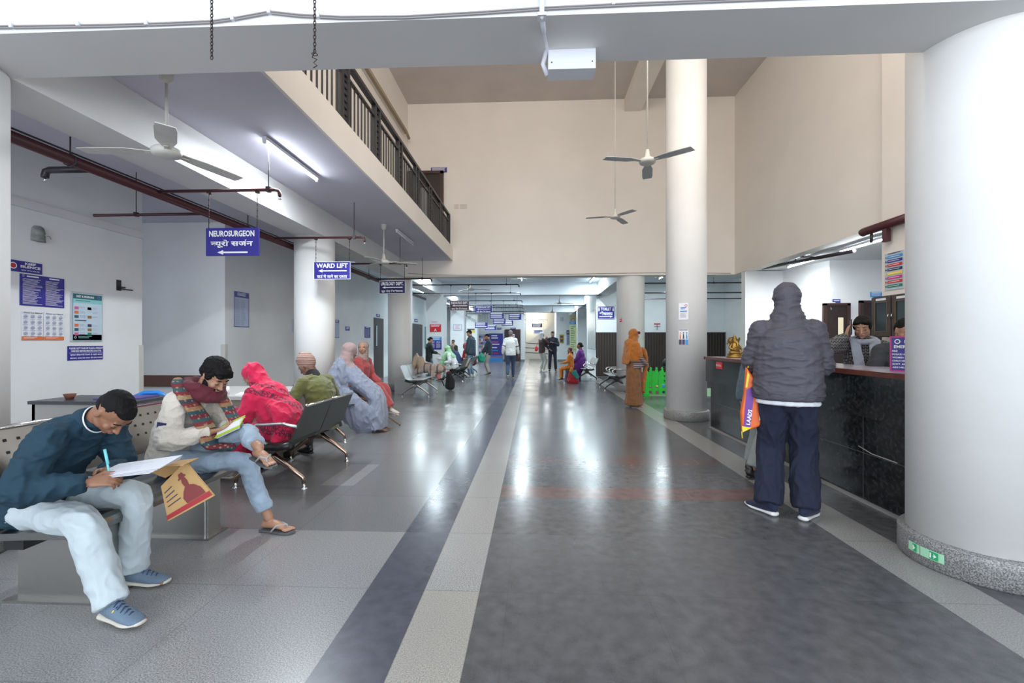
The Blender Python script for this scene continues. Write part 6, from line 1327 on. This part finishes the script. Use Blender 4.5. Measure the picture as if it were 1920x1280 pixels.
a, k = simple('man in navy jacket and beige trousers standing with a green bag', -1.72, 17.55, 84, 1.62, NVJ, BGE, hp=34, L=(-.2, .24, .84), Rh=(.18, .24, .88), skin=SK2)
gb = empty('green_bag', (-1.98, 17.2, .72), 0, 'turquoise green bag hanging from the hand of the navy jacket man', 'bag'); remesh(MB().loft([(0, 0, -.15), (0, 0, .0), (0, 0, .12)], [(.13, .07), (.15, .08), (.06, .04)]).build('pouch', mat('bag_green', (.01, .32, .20), .5), gb), .012, 2, (.01, (9, 9, 6))); MB().tube([(-.03, 0, .12), (0, 0, .24), (.03, 0, .12)], .008, 6).build('handle', MATS['bag_green'], gb)
a, k = simple('person in black coat looking at a phone beside the left pillar', -3.52, 15.2, -60, 1.47, BLKC, cloth('jeans_teal', (.05, .12, .15)), hst='bun', tname='coat', hp=30, L=(-.04, .28, .90), Rh=(.06, .28, .90), skin=SK2, hem=.16)
a, k = simple('woman with a beige scarf over a dark cardigan standing beyond the left pillar', -3.18, 17.9, 172, 1.38, cloth('cardigan_brown', (.05, .04, .035)), BLKC, tname='cardigan', skin=SK1)
remesh(MB().loft([k['nb']+V((0, .02, .04)), k['ch']+V((0, .13, .02)), k['wa']+V((0, .14, -.02))], [(.10, .07), (.07, .03), (.06, .02)]).build('scarf', cloth('scarf_beige', (.42, .32, .22)), a), .012, 2)
def seated(label, x, y, rz, H, topm, botm, z=.50, lean=12, hp=20, **kw): 
    a = dict(pelvis=(0, 0, z), lean=lean, hp=hp, L=(-.14, .32, .62), Rh=(.14, .32, .62), fL=(-.1, .46, .085, 0), fR=(.1, .46, .085, 0), kL=(0, 1, 1), kR=(0, 1, 1)); a.update(kw); return simple(label, x, y, rz, H, topm, botm, **a)
MINT = cloth('shawl_mint', (.32, .58, .34)); KW = cloth('kurta_white', (.68, .72, .74))
a, k = seated('woman in mint green shawl and white tunic seated on the bench end', -2.55, 14.72, 84, 1.52, KW, KW, lean=28, hp=26, hd=False, skin=SK3)
wrap(a, k, MINT, 'shawl', .012, .012, lo=.1, big=1.12, arms=False, shapes=[([k['nb']+V((0, .06, .02)), k['ch']+V((0, .2, 0)), V((0, .42, .55)), V((.0, .48, .22))], [(.16, .09), (.19, .10), (.2, .11), (.2, .1)], dict(side=(1, 0, 0))), ([k['nb']+V((0, -.03, 0)), k['ch']+V((0, -.10, 0))], [(.15, .08), (.16, .05)], dict(side=(1, 0, 0)))])
a, k = seated('grey haired man in navy jacket bending on the left seats', -2.72, 16.4, 60, 1.60, cloth('jacket_blue', (.03, .06, .16)), BLKC, hm=HG, lean=30, hp=40)
a, k = seated('woman in crimson coat with pink head scarf on the left seats', -2.42, 17.0, 70, 1.62, cloth('coat_crimson', (.35, .012, .03)), BLKC, hd=False, lean=14)
wrap(a, k, cloth('head_scarf_pink', (.48, .09, .14)), 'head_scarf', .012, .004, arms=False, big=1.02)
a, k = seated('dark haired person in maroon behind the quilted jacket man', -2.35, 17.7, 80, 1.70, cloth('coat_maroon', (.16, .012, .03)), BLKC, lean=8)
bn = beam_bench('waiting_bench', 'bench under the far left seated group', (-2.30, 16.0, 0), 0, 4, m=DG, arms=(), lm=LEGD)
PUR = cloth('dress_purple', (.10, .015, .19)); ORC = cloth('child_orange', (.50, .16, .02))
a, k = seated('woman in violet dress seated sideways by the right silver bench', 1.60, 15.3, 70, 1.62, PUR, PUR, z=.52, lean=4, hp=8, hst='bun', skin=SK3)
remesh(MB().loft([(0, 0, .70), (0, .1, .5), (0, .25, .3), (0, .3, .06)], [(.2, .16), (.24, .22), (.26, .26), (.28, .28)]).build('skirt', PUR, a), .013, 3, (.012, (9, 9, 3)))
a, k = seated('child in orange with maroon hair band seated beside the violet dress', 1.22, 14.9, 75, 1.30, ORC, ORC, z=.50, lean=4, hp=0, hm=cloth('band_maroon', (.12, .01, .03)), L=(-.12, .25, .6), Rh=(.12, .25, .6), fL=(-.08, .32, .09, 0), fR=(.08, .32, .09, 0))
st_ = empty('stool', (1.22, 14.9, 0), 0, 'low dark stool under the child in orange', 'stool'); MB().box(-.18, -.16, .34, .18, .16, .40).box(-.16, -.14, 0, .16, .14, .34).build('seat', BLACKP, st_)
rg = empty('red_bag', (1.22, 14.2, 0), 0, 'plump red bag with teal and orange cloth on the floor at the right', 'bag'); remesh(MB().loft([(0, 0, .08), (0, 0, .30)], [(.20, .16), (.14, .11)]).build('pouch', cloth('bag_red', (.30, .012, .02)), rg), .012, 3, (.012, (8, 8, 8))); remesh(MB().loft([(.02, -.12, .36), (.14, -.14, .18)], [(.09, .04), (.06, .03)]).build('teal_cloth', cloth('cloth_teal', (.02, .22, .20)), rg), .012, 2); remesh(MB().loft([(-.06, -.08, .38), (-.04, -.1, .46)], [(.07, .05), (.05, .04)]).build('orange_cloth', ORC, rg), .012, 2)
# sleeper on the bench
SB = cloth('clothes_sand', (.48, .38, .28)); SBL = stripes('blanket_print', 0, [(.45, .38, .33), (.42, .35, .30), (.45, .38, .33), (.15, .12, .12)], 6)
a = person('person in sand coloured clothes asleep on the bench with knees drawn up', -2.95, 11.75, 0, .44)
b_ = MB(); b_.loft([(.42, .02, .15), (.15, 0, .18), (-.02, 0, .16)], [(.11, .13), (.15, .13), (.13, .13)], side=(0, 0, 1)); b_.ball((.56, .02, .15), (.11, .09, .10)); 
remesh(b_.build('body', SK1, a), .012, 3)
b_ = MB(); b_.loft([(.05, -.07, .14), (-.04, -.08, .50), (-.22, -.08, .06)], [.10, .085, .06], sub=4); b_.loft([(.05, .07, .14), (-.06, .07, .47), (-.24, .06, .06)], [.10, .085, .06], sub=4); remesh(b_.build('trousers', SB, a), .012, 3, (.008, (8, 8, 8)))
b_ = MB(); b_.loft([(.54, -.03, .14), (.3, -.04, .16), (.08, -.05, .15), (-.1, -.14, .06)], [(.10, .14), (.12, .17), (.12, .16), (.07, .10)], side=(0, 0, 1)); b_.loft([(.3, -.16, .18), (.38, -.22, -.05)], [(.10, .03), (.07, .02)]); remesh(b_.build('blanket', SBL, a), .012, 3, (.010, (7, 7, 7)))
ra = empty('backpack', (-2.22, 12.0, 0), R(-15), 'black backpack with a maroon top on the floor by the sleeper', 'backpack')
remesh(MB().loft([(0, 0, .10), (.01, 0, .26), (-.03, 0, .42)], [(.14, .10), (.13, .09), (.08, .06)]).build('pack', BLKC, ra), .010, 3, (.004, (10, 10, 10))); MB().tube([(-.10, -.08, .40), (-.19, -.1, .28), (-.12, -.09, .12)], .014, 8).build('strap', BLKC, ra); remesh(MB().loft([(-.06, 0, .44), (-.01, 0, .48)], [(.06, .05), (.04, .04)]).build('top_pocket', cloth('pocket_maroon', (.10, .01, .02)), ra), .010, 2)
pk = empty('pink_cloth', (-2.50, 11.85, .44), 0, 'salmon pink cloth bundle at the sleeper head', 'cloth'); remesh(MB().loft([(0, 0, .22), (.02, -.05, .05), (.03, -.08, -.10)], [(.08, .06), (.07, .04), (.05, .03)]).build('bundle', cloth('cloth_salmon', (.60, .20, .18)), pk), .010, 3, (.008, (9, 9, 9)))
# ---------------- bake modifiers into plain meshes ----------------
bpy.context.view_layer.update()
dg = bpy.context.evaluated_depsgraph_get()
_b = []
for o in BEV:
    _b.append((o, bpy.data.meshes.new_from_object(o.evaluated_get(dg))))
for o, me in _b:
    n = o.data.name; old = o.data; mm = list(old.materials); o.modifiers.clear(); o.data = me; me.name = n
    if not len(me.materials):
        for q in mm: me.materials.append(q)
    for q in bpy.data.objects:
        if q.data is old and q is not o: q.data = me; q.modifiers.clear()
    if o.name in WR:
        amp, sc_ = WR[o.name]; amp *= 1.6; S_ = V(sc_); off = V((len(o.name)*3.1, me.name.__len__()*1.7+len(me.vertices) % 17, 0))
        nr = [v.normal.copy() for v in me.vertices]
        for v, nn in zip(me.vertices, nr):
            p = V((v.co.x*S_.x, v.co.y*S_.y, v.co.z*S_.z))+off
            w_ = noise.noise(p*.5)*.6; r_ = 1-math.sqrt(noise.noise(p+V((w_, w_, w_)))**2+.008)*2.4; r_ = r_*abs(r_) if r_ > 0 else r_*.5; r2 = 1-math.sqrt(noise.noise(p*1.9+V((5, 1, 2)))**2+.012)*2.2; r2 = r2*abs(r2) if r2 > 0 else r2*.5
            v.co += nn*(amp*(r_*.75+r2*.42-.42))
        me.polygons.foreach_set('use_smooth', [True]*len(me.polygons)); me.update()
